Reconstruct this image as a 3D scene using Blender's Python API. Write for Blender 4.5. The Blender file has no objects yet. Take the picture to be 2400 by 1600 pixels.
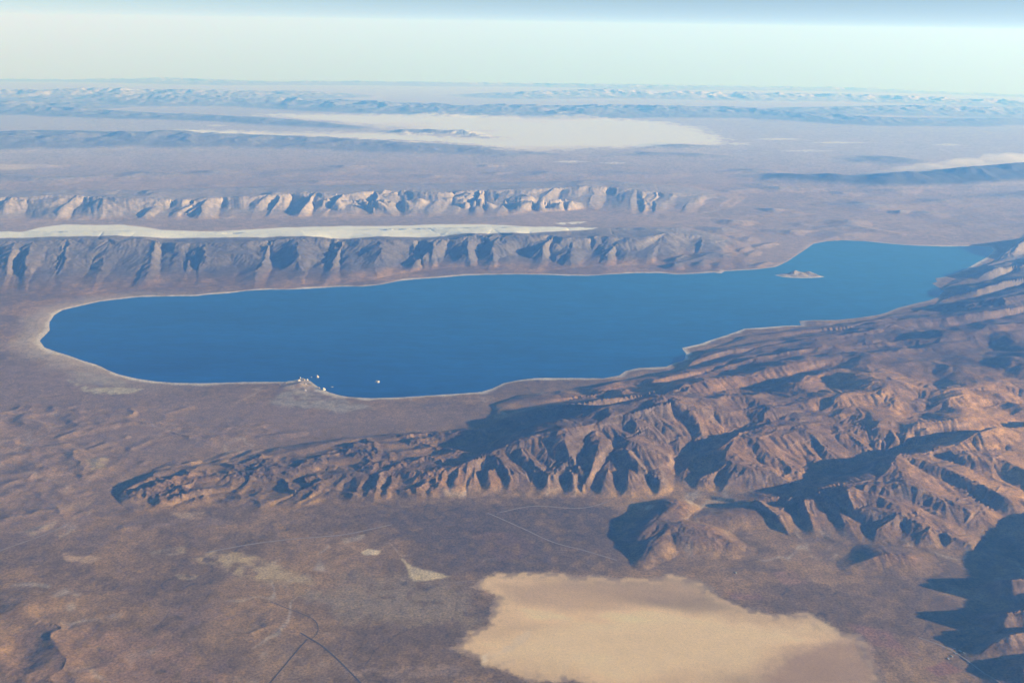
import bpy, bmesh, math, random
import numpy as np
from mathutils import Matrix, Vector

# ------------------------------------------------------------------ camera
RAD = math.radians
RE = 6371000.0                       # the earth is round: ground drops r^2 / 2RE
CAM_Z = 9300.0                       # metres above the lake
PITCH, ROLL, HFOV = RAD(17.8), RAD(0.9), RAD(55.0)
FPX = 1176.0 / math.tan(HFOV / 2)    # focal length for a 2352 px wide picture
_F = Vector((0, math.cos(PITCH), -math.sin(PITCH)))
_R0 = Vector((1, 0, 0)); _U0 = Vector((0, math.sin(PITCH), math.cos(PITCH)))
_R = _R0 * math.cos(ROLL) + _U0 * math.sin(ROLL)
_U = -_R0 * math.sin(ROLL) + _U0 * math.cos(ROLL)

sc = bpy.context.scene
COL = sc.collection
cd = bpy.data.cameras.new("camera")
cam = bpy.data.objects.new("camera", cd)
COL.objects.link(cam)
cd.sensor_width = 36.0
cd.lens = 18.0 / math.tan(HFOV / 2)
cd.clip_start = 5.0
cd.clip_end = 2.0e6
cam.matrix_world = Matrix(((_R.x, _U.x, -_F.x, 0), (_R.y, _U.y, -_F.y, 0), (_R.z, _U.z, -_F.z, CAM_Z), (0, 0, 0, 1)))
sc.camera = cam

# ------------------------------------------------------------------ light
SUN_EL, SUN_AZ = RAD(12.0), RAD(102.0)      # azimuth from the view direction (+Y) towards the right (+X)
SUN = Vector((math.sin(SUN_AZ) * math.cos(SUN_EL), math.cos(SUN_AZ) * math.cos(SUN_EL), math.sin(SUN_EL)))
w = bpy.data.worlds.new("World"); sc.world = w; w.use_nodes = True
nt = w.node_tree; nt.nodes.clear()
sky = nt.nodes.new("ShaderNodeTexSky"); sky.sky_type = 'NISHITA'; sky.sun_disc = False
sky.sun_elevation = SUN_EL; sky.sun_rotation = SUN_AZ
sky.altitude = 5500.0; sky.air_density = 1.0; sky.dust_density = 0.0; sky.ozone_density = 1.4
bg = nt.nodes.new("ShaderNodeBackground"); bg.inputs["Strength"].default_value = 0.05
wo = nt.nodes.new("ShaderNodeOutputWorld")
nt.links.new(sky.outputs[0], bg.inputs[0]); nt.links.new(bg.outputs[0], wo.inputs[0])
ld = bpy.data.lights.new("sun", 'SUN'); ld.energy = 5.0; ld.angle = RAD(0.5); ld.color = (1.0, 0.95, 0.88)
sun = bpy.data.objects.new("sun", ld); COL.objects.link(sun)
sun.rotation_euler = (-SUN).to_track_quat('-Z', 'Y').to_euler()
sun.location = (20000, 20000, 9000)

HAZE_DENSITY, HAZE_COLOR, HAZE_G = 1.28e-5, (0.115, 0.365, 1.0), 0.12
sc.view_settings.view_transform = 'Standard'
sc.view_settings.look = 'None'
sc.view_settings.exposure = 1.05
sc.view_settings.gamma = 1.0
sc.view_settings.use_curve_mapping = False
sc.render.engine = 'CYCLES'
cy = sc.cycles
cy.use_denoising = True
w.cycles.sampling_method = 'NONE'
sc.cycles.filter_width = 1.5
try: cy.denoiser = 'OPENIMAGEDENOISE'
except Exception: pass
cy.volume_bounces = 1; cy.max_bounces = 6; cy.diffuse_bounces = 2; cy.glossy_bounces = 2
cy.use_adaptive_sampling = False

# ------------------------------------------------------------------ helpers
def ray(u, v):
    d = _F + _R * ((u - 1176.0) / FPX) - _U * ((v - 784.0) / FPX)
    return d
def at(u, v, h=0.0):
    """Ground point seen at picture point (u, v), at height h above the lake level."""
    d = ray(u, v)
    a = (d.x * d.x + d.y * d.y) / (2 * RE); c = CAM_Z - h
    disc = d.z * d.z - 4 * a * c
    if d.z >= 0 or disc <= 0:
        t = -d.z / (2 * a) if d.z < 0 else 3.2e5
    else:
        t = (-d.z - math.sqrt(disc)) / (2 * a)
    return (d.x * t, d.y * t)
def drop(x, y): return (x * x + y * y) / (2 * RE)

def tag(o, label=None, cat=None, group=None, kind=None):
    if label: o["label"] = label
    if cat: o["category"] = cat
    if group: o["group"] = group
    if kind: o["kind"] = kind
    return o

f32 = np.float32
def hash2(ix, iy, seed):
    a = ix.astype(np.uint32) * np.uint32(374761393) + iy.astype(np.uint32) * np.uint32(668265263) + np.uint32((seed * 974711 + 1013) & 0xffffffff)
    a = (a ^ (a >> np.uint32(13))) * np.uint32(1274126177)
    a ^= a >> np.uint32(16)
    return a
def rnd(ix, iy, seed): return (hash2(ix, iy, seed) & np.uint32(0xffff)).astype(f32) * f32(1 / 65535.0)

def vnoise(x, y, seed=0):
    """smooth value noise in -1..1"""
    fx0 = np.floor(x); fy0 = np.floor(y)
    ix = fx0.astype(np.int32); iy = fy0.astype(np.int32)
    fx = (x - fx0).astype(f32); fy = (y - fy0).astype(f32)
    fx = fx * fx * fx * (fx * (fx * 6 - 15) + 10); fy = fy * fy * fy * (fy * (fy * 6 - 15) + 10)
    a = rnd(ix, iy, seed); b = rnd(ix + 1, iy, seed); c = rnd(ix, iy + 1, seed); d = rnd(ix + 1, iy + 1, seed)
    return ((a + (b - a) * fx) * (1 - fy) + (c + (d - c) * fx) * fy) * 2 - 1
def fbm(x, y, wl, oct=4, seed=0, gain=0.5):
    s = np.zeros_like(x, dtype=f32); a = 1.0; k = 1.0 / wl; n = 0
    for i in range(oct):
        ca, sa = math.cos(0.7 * i + seed), math.sin(0.7 * i + seed)
        s += f32(a) * vnoise((x * ca - y * sa) * k + 17.3 * i, (x * sa + y * ca) * k - 9.1 * i, seed * 31 + i)
        n += a; a *= gain; k *= 2.03
    return s / f32(n)
def erode(x, y, dx, dy, wl, seed):
    """gullies running down the slope: stripes across (dx, dy), jittered cell by cell; returns value and gradient (per cell)"""
    px = x / wl; py = y / wl
    fx0 = np.floor(px); fy0 = np.floor(py)
    ix = fx0.astype(np.int32); iy = fy0.astype(np.int32)
    fx = (px - fx0).astype(f32); fy = (py - fy0).astype(f32)
    va = np.zeros_like(fx); vx = np.zeros_like(fx); vy = np.zeros_like(fx); wt = np.zeros_like(fx)
    tp = f32(2 * math.pi)
    for i in (-1, 0, 1):
        for j in (-1, 0, 1):
            h = hash2(ix + i, iy + j, seed)
            ox = (h & np.uint32(0xffff)).astype(f32) * f32(1 / 65535.0); oy = (h >> np.uint32(16)).astype(f32) * f32(1 / 65535.0)
            qx = fx - i - ox; qy = fy - j - oy
            w_ = np.exp(-2.2 * (qx * qx + qy * qy)); m = (qx * dx + qy * dy) * tp
            wt += w_; va += np.cos(m) * w_
            s = -np.sin(m) * w_; vx += s * dx; vy += s * dy
    return va / wt, vx / wt, vy / wt
def sstep(a, b, x):
    t = np.clip((x - a) / (b - a), 0, 1); return t * t * (3 - 2 * t)
def smax(a, b, k):
    return np.maximum(a, b) + f32(k * 0.25) * np.square(np.maximum(0, 1 - np.abs(a - b) / k))

# ------------------------------------------------------------------ the ground grid (rings round the point below the aircraft)
dists = [1.0, 2500.0, 5000.0, 7500.0, 9200.0, 10200.0]
d = 10600.0
while d < 60000: dists.append(d); d *= 1.0024
while d < 4.2e5: dists.append(d); d *= 1.0055
dists.append(4.25e5)
D = np.array(dists, dtype=np.float64)
az = list(np.arange(-28.9, 28.9, 0.0545))
az += list(np.arange(28.95, 47.0, 0.12)) + list(np.linspace(47.5, 180, 22))
az = list(np.linspace(-180, -42, 22)) + list(np.arange(-41, -29, 0.3)) + az
AZ = np.radians(np.array(az))
NR, NC = len(D), len(AZ)
X = (D[:, None] * np.sin(AZ)[None, :]).astype(f32)
Y = (D[:, None] * np.cos(AZ)[None, :]).astype(f32)
DD = np.repeat(D[:, None], NC, 1).astype(f32)

def win(pts, m):
    """slice of the grid that holds these points with a margin of m metres"""
    xs = np.array([p[0] for p in pts]); ys = np.array([p[1] for p in pts])
    r = np.hypot(xs, ys); a = np.arctan2(xs, ys); am = math.asin(min(0.95, m / max(r.min(), m * 1.1)))
    i0, i1 = np.searchsorted(D, [r.min() - m, r.max() + m]); j0, j1 = np.searchsorted(AZ, [a.min() - am, a.max() + am])
    return slice(max(0, i0 - 1), min(NR, i1 + 1)), slice(max(0, j0 - 1), min(NC, j1 + 1))
def seg_dist(x, y, a, b):
    ex, ey = b[0] - a[0], b[1] - a[1]; L = ex * ex + ey * ey + 1e-6
    t = np.clip(((x - f32(a[0])) * f32(ex) + (y - f32(a[1])) * f32(ey)) / f32(L), 0, 1)
    return np.hypot(x - f32(a[0]) - t * f32(ex), y - f32(a[1]) - t * f32(ey)), t
def poly_sdf(pts, m, wx=None, wy=None):
    """signed distance (negative inside) to a polygon in the window round it"""
    s = win(pts, m); x = X[s] if wx is None else X[s] + wx[s]; y = Y[s] if wy is None else Y[s] + wy[s]
    dm = np.full(x.shape, 1e9, f32); ins = np.zeros(x.shape, bool)
    n = len(pts)
    for i in range(n):
        a, b = pts[i], pts[(i + 1) % n]
        dm = np.minimum(dm, seg_dist(x, y, a, b)[0])
        if a[1] != b[1]:
            c = ((a[1] > y) != (b[1] > y)) & (x < (b[0] - a[0]) * (y - a[1]) / (b[1] - a[1]) + a[0])
            ins ^= c
    return s, np.where(ins, -dm, dm)

# wandering of all outlines
WX = 130 * fbm(X, Y, 1500, 3, 3); WY = 130 * fbm(X, Y, 1500, 3, 4)
w2 = np.clip(DD / 40000, 1, 6); WX *= w2; WY *= w2

# ------------------------------------------------------------------ lake outline
LAKE = [(91,782),(106,768),(115,758),(113,740),(125,723),(143,712),(173,705),(230,692),(283,686),(320,682),(360,681),(417,680),(447,680),(480,676),(527,673),(563,668),(617,665),(660,665),(707,663),(784,658),(834,658),(874,654),(917,645),(957,641),(1017,637),(1061,633),(1117,631),(1184,630),(1257,631),(1304,633),(1357,633),(1401,630),(1467,627),(1517,627),(1551,630),(1568,630),(1608,628),(1638,626),(1656,628),(1664,623),(1735,619),(1781,613),(1808,601),(1835,583),(1855,570),(1868,560),(1901,554),(1935,552),(1985,554),(2035,559),(2101,564),(2168,566),(2235,565),(2275,567),(2283,575),(2265,592),(2241,605),(2228,613),(2201,625),(2168,636),(2148,639),(2153,647),(2141,651),(2155,660),(2168,668),(2155,682),(2135,690),(2101,697),(2061,707),(2038,717),(2018,723),(1968,730),(1918,735),(1868,735),(1835,737),(1840,747),(1801,748),(1755,752),(1711,755),(1691,762),(1668,770),(1635,780),(1608,790),(1566,799),(1576,812),(1572,826),(1544,835),(1531,842),(1501,843),(1467,845),(1437,852),(1424,862),(1384,869),(1334,868),(1284,868),(1234,868),(1191,873),(1157,880),(1131,892),(1104,900),(1051,904),(984,908),(917,912),(851,914),(801,911),(778,907),(757,901),(737,893),(727,886),(712,875),(695,868),(680,872),(653,877),(567,877),(467,880),(400,879),(360,876),(317,870),(273,860),(247,850),(232,842),(220,837),(187,827),(160,817),(130,808),(103,798)]
lake_w = [at(u, v) for u, v in LAKE]
SD = np.full(X.shape, 9000.0, f32)
s, sdv = poly_sdf(lake_w, 9000.0, WX * 0.12, WY * 0.12)
SD[s] = np.minimum(sdv, 9000)

# ------------------------------------------------------------------ relief: crests as seen in the photograph (picture points of the crest, height, reach)
H = (55 * (1 - np.exp(-np.maximum(SD, 0) / 2300)) + 5).astype(f32)
# the plains rise away from the lake further off
H += (sstep(45000, 90000, DD) * 120).astype(f32)
REG = np.zeros(X.shape, np.int8)
RH = np.zeros(X.shape, f32)                     # relief only
FARN = np.zeros(X.shape, f32)
def crest(pts, h, wd, p=1.35, k=60, reg=0, warp=1.0):
    n = len(pts)
    hs = [h] * n if not isinstance(h, (list, tuple)) else list(h)
    if len(hs) != n: hs = list(np.interp(np.linspace(0, 1, n), np.linspace(0, 1, len(hs)), hs))
    P = [at(u, v, q + 50) for (u, v), q in zip(pts, hs)]
    s = win(P, wd)
    x = X[s] + WX[s] * warp; y = Y[s] + WY[s] * warp
    best = np.zeros(x.shape, f32)
    for i in range(n - 1):
        dd, t = seg_dist(x, y, P[i], P[i + 1])
        hh = f32(hs[i]) + t * f32(hs[i + 1] - hs[i])
        ww = f32(wd) * (0.35 + 0.65 * hh / max(hs))
        best = np.maximum(best, hh * (np.power(np.clip(1 - dd / ww, 0, 1), p) if p > 0 else np.power(np.clip(1 - np.square(dd / ww), 0, 1), -p)))
    RH[s] = smax(RH[s], best, k) - f32(k * 0.25) * (np.maximum(0, 1 - np.abs(RH[s] - best) / k) ** 2) * np.exp(-np.maximum(RH[s], best) / 40)
    if reg: REG[s] = np.where(best >= RH[s] - k, np.where(best > 25, reg, REG[s]), REG[s])
rng = random.Random(7)

def massif(ridges, valleys, outline, edge, reg, warp=0.5, k=40, sharp=0.55, mod=0.0):
    """hill country between drawn ridge lines and drawn valley lines: planar flanks, rounded crests, incised floors"""
    OUT = [at(u, v, 55) for u, v in outline]
    s, sd = poly_sdf(OUT, 300.0, WX * warp, WY * warp)
    x = X[s] + WX[s] * warp; y = Y[s] + WY[s] * warp
    sel = np.nonzero(sd < 0); x = x[sel]; y = y[sel]
    def field(lines):
        sw = np.zeros(x.shape, f32); sh = np.zeros(x.shape, f32); dm = np.full(x.shape, 1e9, f32)
        for ln in lines:
            P = [at(u, v, q + 55) for u, v, q in ln]
            db = np.full(x.shape, 1e9, f32); hb = np.zeros(x.shape, f32)
            for i in range(len(P) - 1):
                dd, t = seg_dist(x, y, P[i], P[i + 1]); m = dd < db
                hb = np.where(m, ln[i][2] + t * (ln[i + 1][2] - ln[i][2]), hb); db = np.where(m, dd, db)
            w_ = 1.0 / np.square(np.square((db + 40) / 500)); sw += w_; sh += w_ * hb; dm = np.minimum(dm, db)
        return dm, sh / sw
    dr, hr = field(ridges); dv, hv = field(valleys)
    de = -sd[sel]
    hv = np.where(de < dv, hv * np.clip(de / (dv + 1), 0, 1) , hv); dv = np.minimum(dv, de)
    t = dv / (dv + dr + 1)
    q = sharp * t + (1 - sharp) * (t * t * (3 - 2 * t))
    h = np.maximum(0, hv + np.maximum(hr - hv, 0) * q) * sstep(0, edge, de)
    if mod: h = h * (1 + mod * 1.5 * fbm(x, y, 1600, 2, 17))
    full = np.zeros(sd.shape, f32); full[sel] = h
    old = RH[s]
    RH[s] = np.where(full > 0, smax(old, full, k) - f32(k * 0.25) * np.square(np.maximum(0, 1 - np.abs(old - full) / k)) * np.exp(-np.maximum(old, full) / 40), old)
    REG[s] = np.where((full >= old) & (full > 20), reg, REG[s])

# -- region 3: the mountains on the near shore
N = 3
RIDGES = [
 [(1100,1045,250),(1176,1019,420),(1276,994,560),(1341,976,640),(1426,946,720),(1486,937,760),(1551,930,760),(1656,931,740),(1740,928,720),(1816,920,700),(1900,905,670),(2050,892,650),(2200,885,650),(2352,880,650),(2600,860,650)],
 [(1150,968,120),(1200,950,200),(1260,936,270),(1340,924,340),(1420,905,420),(1500,892,460)],
 [(1140,925,60),(1210,912,120),(1290,910,170),(1345,900,220),(1405,886,270),(1440,893,290)],
 [(1706,926,700),(1790,912,690),(1828,898,660),(1851,874,620),(1891,850,600),(1960,838,590)],
 [(1470,885,260),(1526,909,400),(1576,886,450),(1676,859,500),(1776,838,530),(1926,816,560),(2076,801,560),(2200,785,560),(2352,768,580)],
 [(1500,868,220),(1600,846,330),(1700,822,400),(1800,805,450),(1900,790,490),(1990,785,500),(2068,774,540),(2151,772,600),(2235,762,620),(2352,742,640)],
 [(1590,825,140),(1690,795,280),(1800,780,330),(1900,768,370),(2000,757,400),(2060,745,420)],
 [(1690,768,70),(1760,766,110),(1860,755,190),(1960,743,260),(2060,733,330),(2160,725,400),(2260,717,470),(2352,700,560)],
 [(2170,706,130),(2220,697,340),(2300,688,520),(2352,680,580),(2480,665,650)],
 [(2190,676,100),(2245,663,330),(2330,640,540),(2450,620,640)],
 [(2240,640,80),(2300,613,400),(2352,600,540),(2500,580,640)], [(2300,588,80),(2352,548,560),(2550,530,700)],
 # swells of the lit upland
 [(1930,870,600),(2060,850,610),(2200,835,610),(2352,815,620)], [(2060,915,615),(2180,912,620),(2300,905,630)],
 # front spurs
 [(1405,970,640),(1430,1003,520),(1480,1024,420),(1534,1052,290)], [(1371,985,590),(1372,1030,470),(1362,1075,300),(1345,1118,110),(1343,1136,15)],
 [(1290,1000,530),(1300,1048,390),(1343,1085,230),(1352,1130,25)], [(1195,1035,370),(1226,1066,300),(1260,1085,260),(1262,1134,15)],
 [(1140,1050,300),(1165,1085,220),(1185,1120,60),(1195,1136,10)], [(1310,1075,290),(1320,1100,200),(1327,1138,10)], [(1440,1040,420),(1470,1070,330),(1520,1103,190),(1546,1130,15)],
 [(1400,1085,220),(1390,1115,120),(1388,1140,10)], [(1445,1085,240),(1448,1115,140),(1455,1143,10)], [(1090,1060,240),(1085,1095,140),(1075,1132,15)], [(1120,1080,230),(1125,1110,110),(1128,1134,10)],
 [(1500,945,700),(1530,975,520),(1560,1005,350)], [(1590,945,680),(1610,970,540),(1620,1000,370)],
 # mass between the canyons
 [(1716,980,540),(1800,968,570),(1900,966,570),(2000,968,560),(2110,978,550),(2250,958,570),(2352,940,590),(2550,920,600)],
 [(1716,981,530),(1690,1004,500),(1674,1028,460),(1666,1060,390),(1640,1078,300),(1610,1098,190),(1597,1128,30)],
 [(1681,1055,420),(1766,1082,290),(1806,1106,170)], [(1720,1000,520),(1760,1032,420),(1800,1062,310),(1830,1084,210)],
 [(1780,985,530),(1840,1012,430),(1866,1042,310)], [(1850,985,530),(1895,1022,420),(1932,1054,260)], [(1940,983,520),(1972,1008,430),(2002,1034,310)], [(2045,985,510),(2056,1004,430),(2040,1030,300)], [(2130,990,500),(2140,1000,430)],
 # ridge south of the long canyon
 [(1640,1143,50),(1726,1144,100),(1806,1140,170),(1876,1132,290),(1976,1103,420),(2050,1078,480),(2072,1048,540),(2126,1038,570),(2226,1008,620),(2326,978,660),(2400,962,690),(2600,930,700)],
 [(2085,1048,540),(2180,1080,500),(2285,1121,420),(2360,1150,320),(2420,1180,150)], [(1990,1108,420),(2080,1115,430),(2168,1140,370),(2251,1166,270),(2293,1214,70)],
 [(1950,1125,390),(1968,1165,340),(2051,1178,320),(2135,1209,240),(2218,1245,120),(2233,1267,20)], [(1876,1134,290),(1930,1165,240),(1962,1205,150),(1982,1250,20)],
 [(1740,1150,220),(1787,1181,170),(1817,1226,15)], [(2200,1040,600),(2290,1045,600),(2352,1075,520),(2440,1110,400)], [(1850,1148,280),(1872,1193,160),(1885,1235,15)], [(1690,1152,160),(1708,1192,15)], [(1640,1155,120),(1655,1178,15)], [(2060,1180,310),(2020,1215,170),(2010,1250,30)], [(2135,1209,240),(2110,1240,110),(2105,1262,20)],
]
VALLEYS = [
 [(1120,990,37),(1176,975,80),(1290,953,130),(1400,930,204),(1480,912,248),(1560,906,279)],
 [(1150,945,37),(1200,932,55),(1290,920,93),(1380,900,142),(1450,882,173)], [(1300,893,37),(1360,905,93),(1390,912,136)],
 [(1560,915,357),(1640,903,340),(1740,880,357),(1830,858,382),(1890,836,425)],
 [(1440,880,99),(1490,885,136),(1576,866,155),(1676,841,179),(1776,819,198),(1926,800,241),(2060,788,272)],
 [(1530,852,49),(1570,842,68),(1650,820,93),(1740,801,117),(1850,782,148),(1960,770,179)], [(2000,768,173),(2060,756,179),(2150,750,192),(2230,743,223),(2352,722,248)],
 [(1620,800,18),(1740,781,49),(1850,765,74),(1950,755,105),(2060,740,136)], [(1850,748,18),(1960,736,49),(2060,724,68),(2140,715,80)],
 [(2120,712,37),(2180,712,68),(2260,704,142),(2352,692,198)], [(2165,690,24),(2250,680,99),(2352,660,173)], [(2170,660,12),(2250,648,68),(2352,620,136)], [(2240,620,18),(2310,600,74),(2380,575,136)],
 [(1920,852,575),(2060,872,590),(2200,862,590),(2352,850,600)], [(1830,942,620),(1960,935,560),(2060,945,510),(2200,938,530),(2352,922,550)],
 # gullies of the front
 [(1412,1005,470),(1408,1045,330),(1420,1085,180),(1420,1140,8)], [(1345,1005,480),(1335,1040,350),(1325,1070,230),(1300,1105,90),(1295,1138,8)], [(1250,1022,420),(1270,1062,270),(1228,1105,100),(1226,1138,8)],
 [(1165,1055,250),(1205,1085,180),(1220,1120,60)], [(1390,1060,260),(1370,1100,120),(1366,1140,8)], [(1460,1045,330),(1490,1085,170),(1500,1138,8)], [(1105,1070,170),(1105,1110,70),(1102,1137,8)], [(1150,1090,150),(1155,1136,8)], [(1330,1110,110),(1345,1140,8)],
 [(1556,1135,12),(1548,1095,90),(1552,1060,150),(1610,1025,240),(1680,1000,350),(1712,987,450)], [(1540,940,620),(1565,972,470),(1590,1002,330),(1600,1025,250)], [(1640,945,600),(1660,975,470),(1665,1000,350)], [(1470,960,600),(1500,985,460),(1535,1020,290),(1550,1045,190)],
 # inside the mass
 [(1700,1035,451),(1740,1058,327),(1790,1090,192)], [(1755,1000,508),(1800,1035,350),(1845,1072,203)], [(1825,990,508),(1865,1020,361),(1890,1058,214)], [(1905,990,497),(1935,1020,361),(1962,1046,248)], [(2000,985,485),(2012,1010,372),(2012,1044,248)], [(2080,995,474),(2075,1018,338)],
 [(1625,1060,250),(1590,1095,110),(1575,1130,15)], [(1650,1085,200),(1640,1110,100),(1640,1130,30)],
 [(1560,1138,10),(1700,1130,60),(1801,1117,120),(1900,1088,170),(1990,1056,220),(2080,1025,280),(2190,1005,360),(2300,984,440),(2352,974,470),(2500,950,520)],
 # south side
 [(2100,1075,450),(2130,1092,400),(2230,1135,270),(2310,1190,110),(2330,1212,50)], [(2020,1138,330),(2110,1165,230),(2220,1222,80),(2262,1238,30)], [(1940,1170,200),(1985,1205,120),(1995,1255,10)], [(1905,1165,170),(1925,1205,90),(1935,1252,8)],
 [(1830,1160,110),(1842,1195,60),(1845,1236,8)], [(2070,1205,160),(2060,1262,10)], [(2160,1230,110),(2165,1264,10)], [(2150,1045,480),(2230,1075,440),(2330,1120,300),(2400,1170,120)], [(1715,1168,40),(1750,1200,10)], [(1770,1160,90),(1790,1150,110)],
]
OUTLINE3 = [(1120,960),(1132,925),(1190,902),(1290,893),(1380,885),(1440,868),(1510,858),(1570,842),(1590,815),(1640,795),(1700,772),(1760,764),(1840,750),(1920,744),(2010,732),(2070,718),(2130,705),(2160,690),(2170,672),(2165,655),(2190,640),(2240,620),(2290,592),(2310,570),(2352,535),(2700,490),(3000,600),(3000,1180),(2700,1200),(2440,1200),(2352,1222),(2295,1232),(2238,1272),(2180,1266),(2110,1266),(1985,1258),(1900,1247),(1820,1234),(1780,1212),(1730,1182),(1690,1160),(1600,1145),(1556,1141),(1461,1146),(1351,1142),(1224,1142),(1124,1138),(1071,1141),(1050,1100),(1075,1062),(1060,1040),(1090,1015),(1100,985)]
massif(RIDGES, VALLEYS, OUTLINE3, 120, N, 0.9, 40, 0.25, 0.2)
crest([(1960,1300),(2035,1270),(2080,1275),(2118,1294)], [40,140,130,50], 620, 1.1, 35, N, 0.6)
# hill on its own above the dry lake
crest([(1550,1158),(1512,1188),(1475,1222),(1455,1240)], [165,175,140,40], 640, -1.7, 35, N, 0.5)
crest([(1535,1203),(1568,1206),(1618,1216),(1668,1248),(1705,1262)], [170,185,170,90,20], 660, -1.7, 35, N, 0.5)
crest([(1535,1213),(1495,1250),(1472,1288)], [160,130,40], 520, -1.7, 35, N, 0.5)
crest([(1560,1228),(1635,1242),(1668,1264)], [150,120,30], 480, -1.6, 30, N, 0.5)
crest([(1600,1188),(1700,1176),(1760,1168)], [90,110,130], 620, -1.6, 40, N, 0.5)
# the mountain whose shadow fills the lower right corner (its own body stands right of the frame)
crest([(2450,1170),(2560,1275),(2650,1390),(2740,1490),(2850,1620)], [370,530,610,430,300], 1500, 1.15, 60, N)
crest([(2650,1390),(2900,1380),(3300,1400)], [640,700,700], 2300, 1.15, 60, N)
crest([(2600,1330),(2500,1370),(2420,1400)], [520,330,120], 600, 1.15, 40, N)
crest([(2280,1356),(2325,1338),(2420,1318)], [110,310,420], 620, 1.15, 40, N)
crest([(2262,1442),(2312,1410),(2400,1392)], [90,290,400], 620, 1.15, 40, N)
crest([(2250,1500),(2320,1462),(2420,1440)], [50,230,330], 620, 1.15, 40, N)
crest([(2300,1560),(2352,1530),(2450,1500)], [50,180,260], 600, 1.15, 40, N)
# low broken hills running out to the left of the main crest
PR = [[(283,1124,55),(333,1104,95),(363,1084,70),(400,1078,60)], [(300,1134,40),(353,1117,85),(390,1103,90),(433,1086,80),(500,1068,70)], [(345,1166,20),(372,1153,50),(417,1140,75),(467,1126,80),(520,1112,85)],
      [(423,1117,80),(447,1101,90),(500,1090,95),(540,1067,85),(590,1052,70),(640,1040,80)], [(543,1126,50),(573,1087,110),(617,1081,115),(700,1074,120),(740,1060,110)], [(600,1168,20),(667,1140,70),(717,1120,100),(767,1094,130)], [(683,1164,15),(727,1134,80),(745,1110,120)],
      [(740,1093,110),(800,1081,175),(870,1082,185),(960,1076,205),(1040,1071,230),(1110,1048,290)], [(640,1038,70),(700,1026,85),(760,1016,80),(820,1008,60)], [(745,1040,80),(800,1026,110),(850,1018,110),(900,1022,80)], [(760,1056,100),(830,1046,130),(900,1042,125),(965,1028,110)],
      [(850,1012,50),(920,1003,80),(1000,993,70)], [(900,1062,130),(990,1046,165),(1060,1030,180),(1110,1012,170)], [(960,1012,80),(1030,1004,110),(1090,988,110)],
      [(800,1082,170),(770,1120,80),(756,1148,10)], [(835,1083,175),(815,1122,90),(803,1155,10)], [(862,1083,180),(862,1120,95),(860,1152,10)], [(890,1082,185),(893,1118,90),(895,1146,10)], [(960,1077,200),(942,1105,120),(925,1135,40),(915,1150,8)], [(975,1078,200),(962,1115,120),(958,1153,8)], [(1010,1074,210),(1005,1105,120),(1020,1138,10)], [(1050,1070,220),(1045,1100,130),(1055,1134,10)],
      [(590,1085,110),(575,1112,50),(565,1130,10)], [(640,1080,110),(620,1112,50),(612,1135,10)], [(455,1100,85),(440,1118,40)], [(520,1088,90),(505,1105,50)]]
PV = [[(300,1128,15),(345,1110,50),(385,1092,45),(440,1078,35)], [(330,1150,8),(380,1130,35),(440,1108,50),(500,1098,55)], [(400,1160,8),(450,1143,25),(530,1125,30),(560,1100,50)], [(500,1150,8),(590,1140,20),(640,1120,40),(700,1095,60),(735,1080,70)], [(640,1162,8),(690,1135,40),(735,1105,70)], [(700,1160,8),(740,1138,40),(765,1112,80)],
      [(560,1060,30),(640,1052,40),(720,1048,45),(780,1042,60)], [(700,1040,40),(780,1032,55),(850,1032,60),(930,1028,60)], [(780,1068,70),(850,1062,80),(930,1058,85),(1000,1040,90)], [(820,1014,30),(900,1012,40),(980,1002,40)], [(920,1030,60),(1000,1018,70),(1080,1000,70)], [(1000,1060,130),(1080,1045,170)],
      [(790,1110,60),(780,1150,6)], [(838,1115,60),(832,1155,6)], [(878,1112,60),(878,1150,6)], [(915,1095,110),(905,1130,40),(900,1152,6)], [(985,1105,90),(985,1148,6)], [(1030,1095,110),(1038,1136,6)]]
OUTL = [(252,1140),(275,1122),(330,1094),(365,1076),(440,1064),(520,1052),(600,1036),(700,1012),(800,1002),(900,994),(1000,984),(1080,976),(1130,975),(1140,1040),(1110,1090),(1085,1138),(1040,1146),(957,1161),(891,1156),(800,1166),(740,1158),(690,1172),(600,1178),(500,1166),(400,1170),(320,1178),(270,1160)]
massif(PR, PV, OUTL, 110, N, 1.2, 40, 0.3, 0.4)
s, sdl = poly_sdf([at(u, v, 60) for u, v in OUTL], 300, WX, WY)
q = 1 - np.abs(fbm(X[s] * 0.9 + Y[s] * 0.2, Y[s], 720, 4, 73, 0.5)) * 2.6
RH[s] += 55 * np.clip(q, 0, 1) ** 1.4 * sstep(-40, -500, sdl) * sstep(1.2, 0.2, (RH[s] - 20) / 220)
for i in range(110):                                          # hummocks
    u = rng.uniform(380, 1100); v = np.interp(u, [380, 1100], [1090, 1015]) + rng.uniform(-30, 45)
    a_ = rng.uniform(14, 42); hh = rng.uniform(35, 95) * (0.7 + 0.5 * (u - 380) / 720)
    crest([(u - a_, v + a_ * .3), (u + a_ * .4, v - a_ * .12), (u + a_, v - a_ * .2)], [hh * .4, hh, hh * .5], rng.uniform(150, 300), 1.1, 22, N, 0.8)
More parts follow.
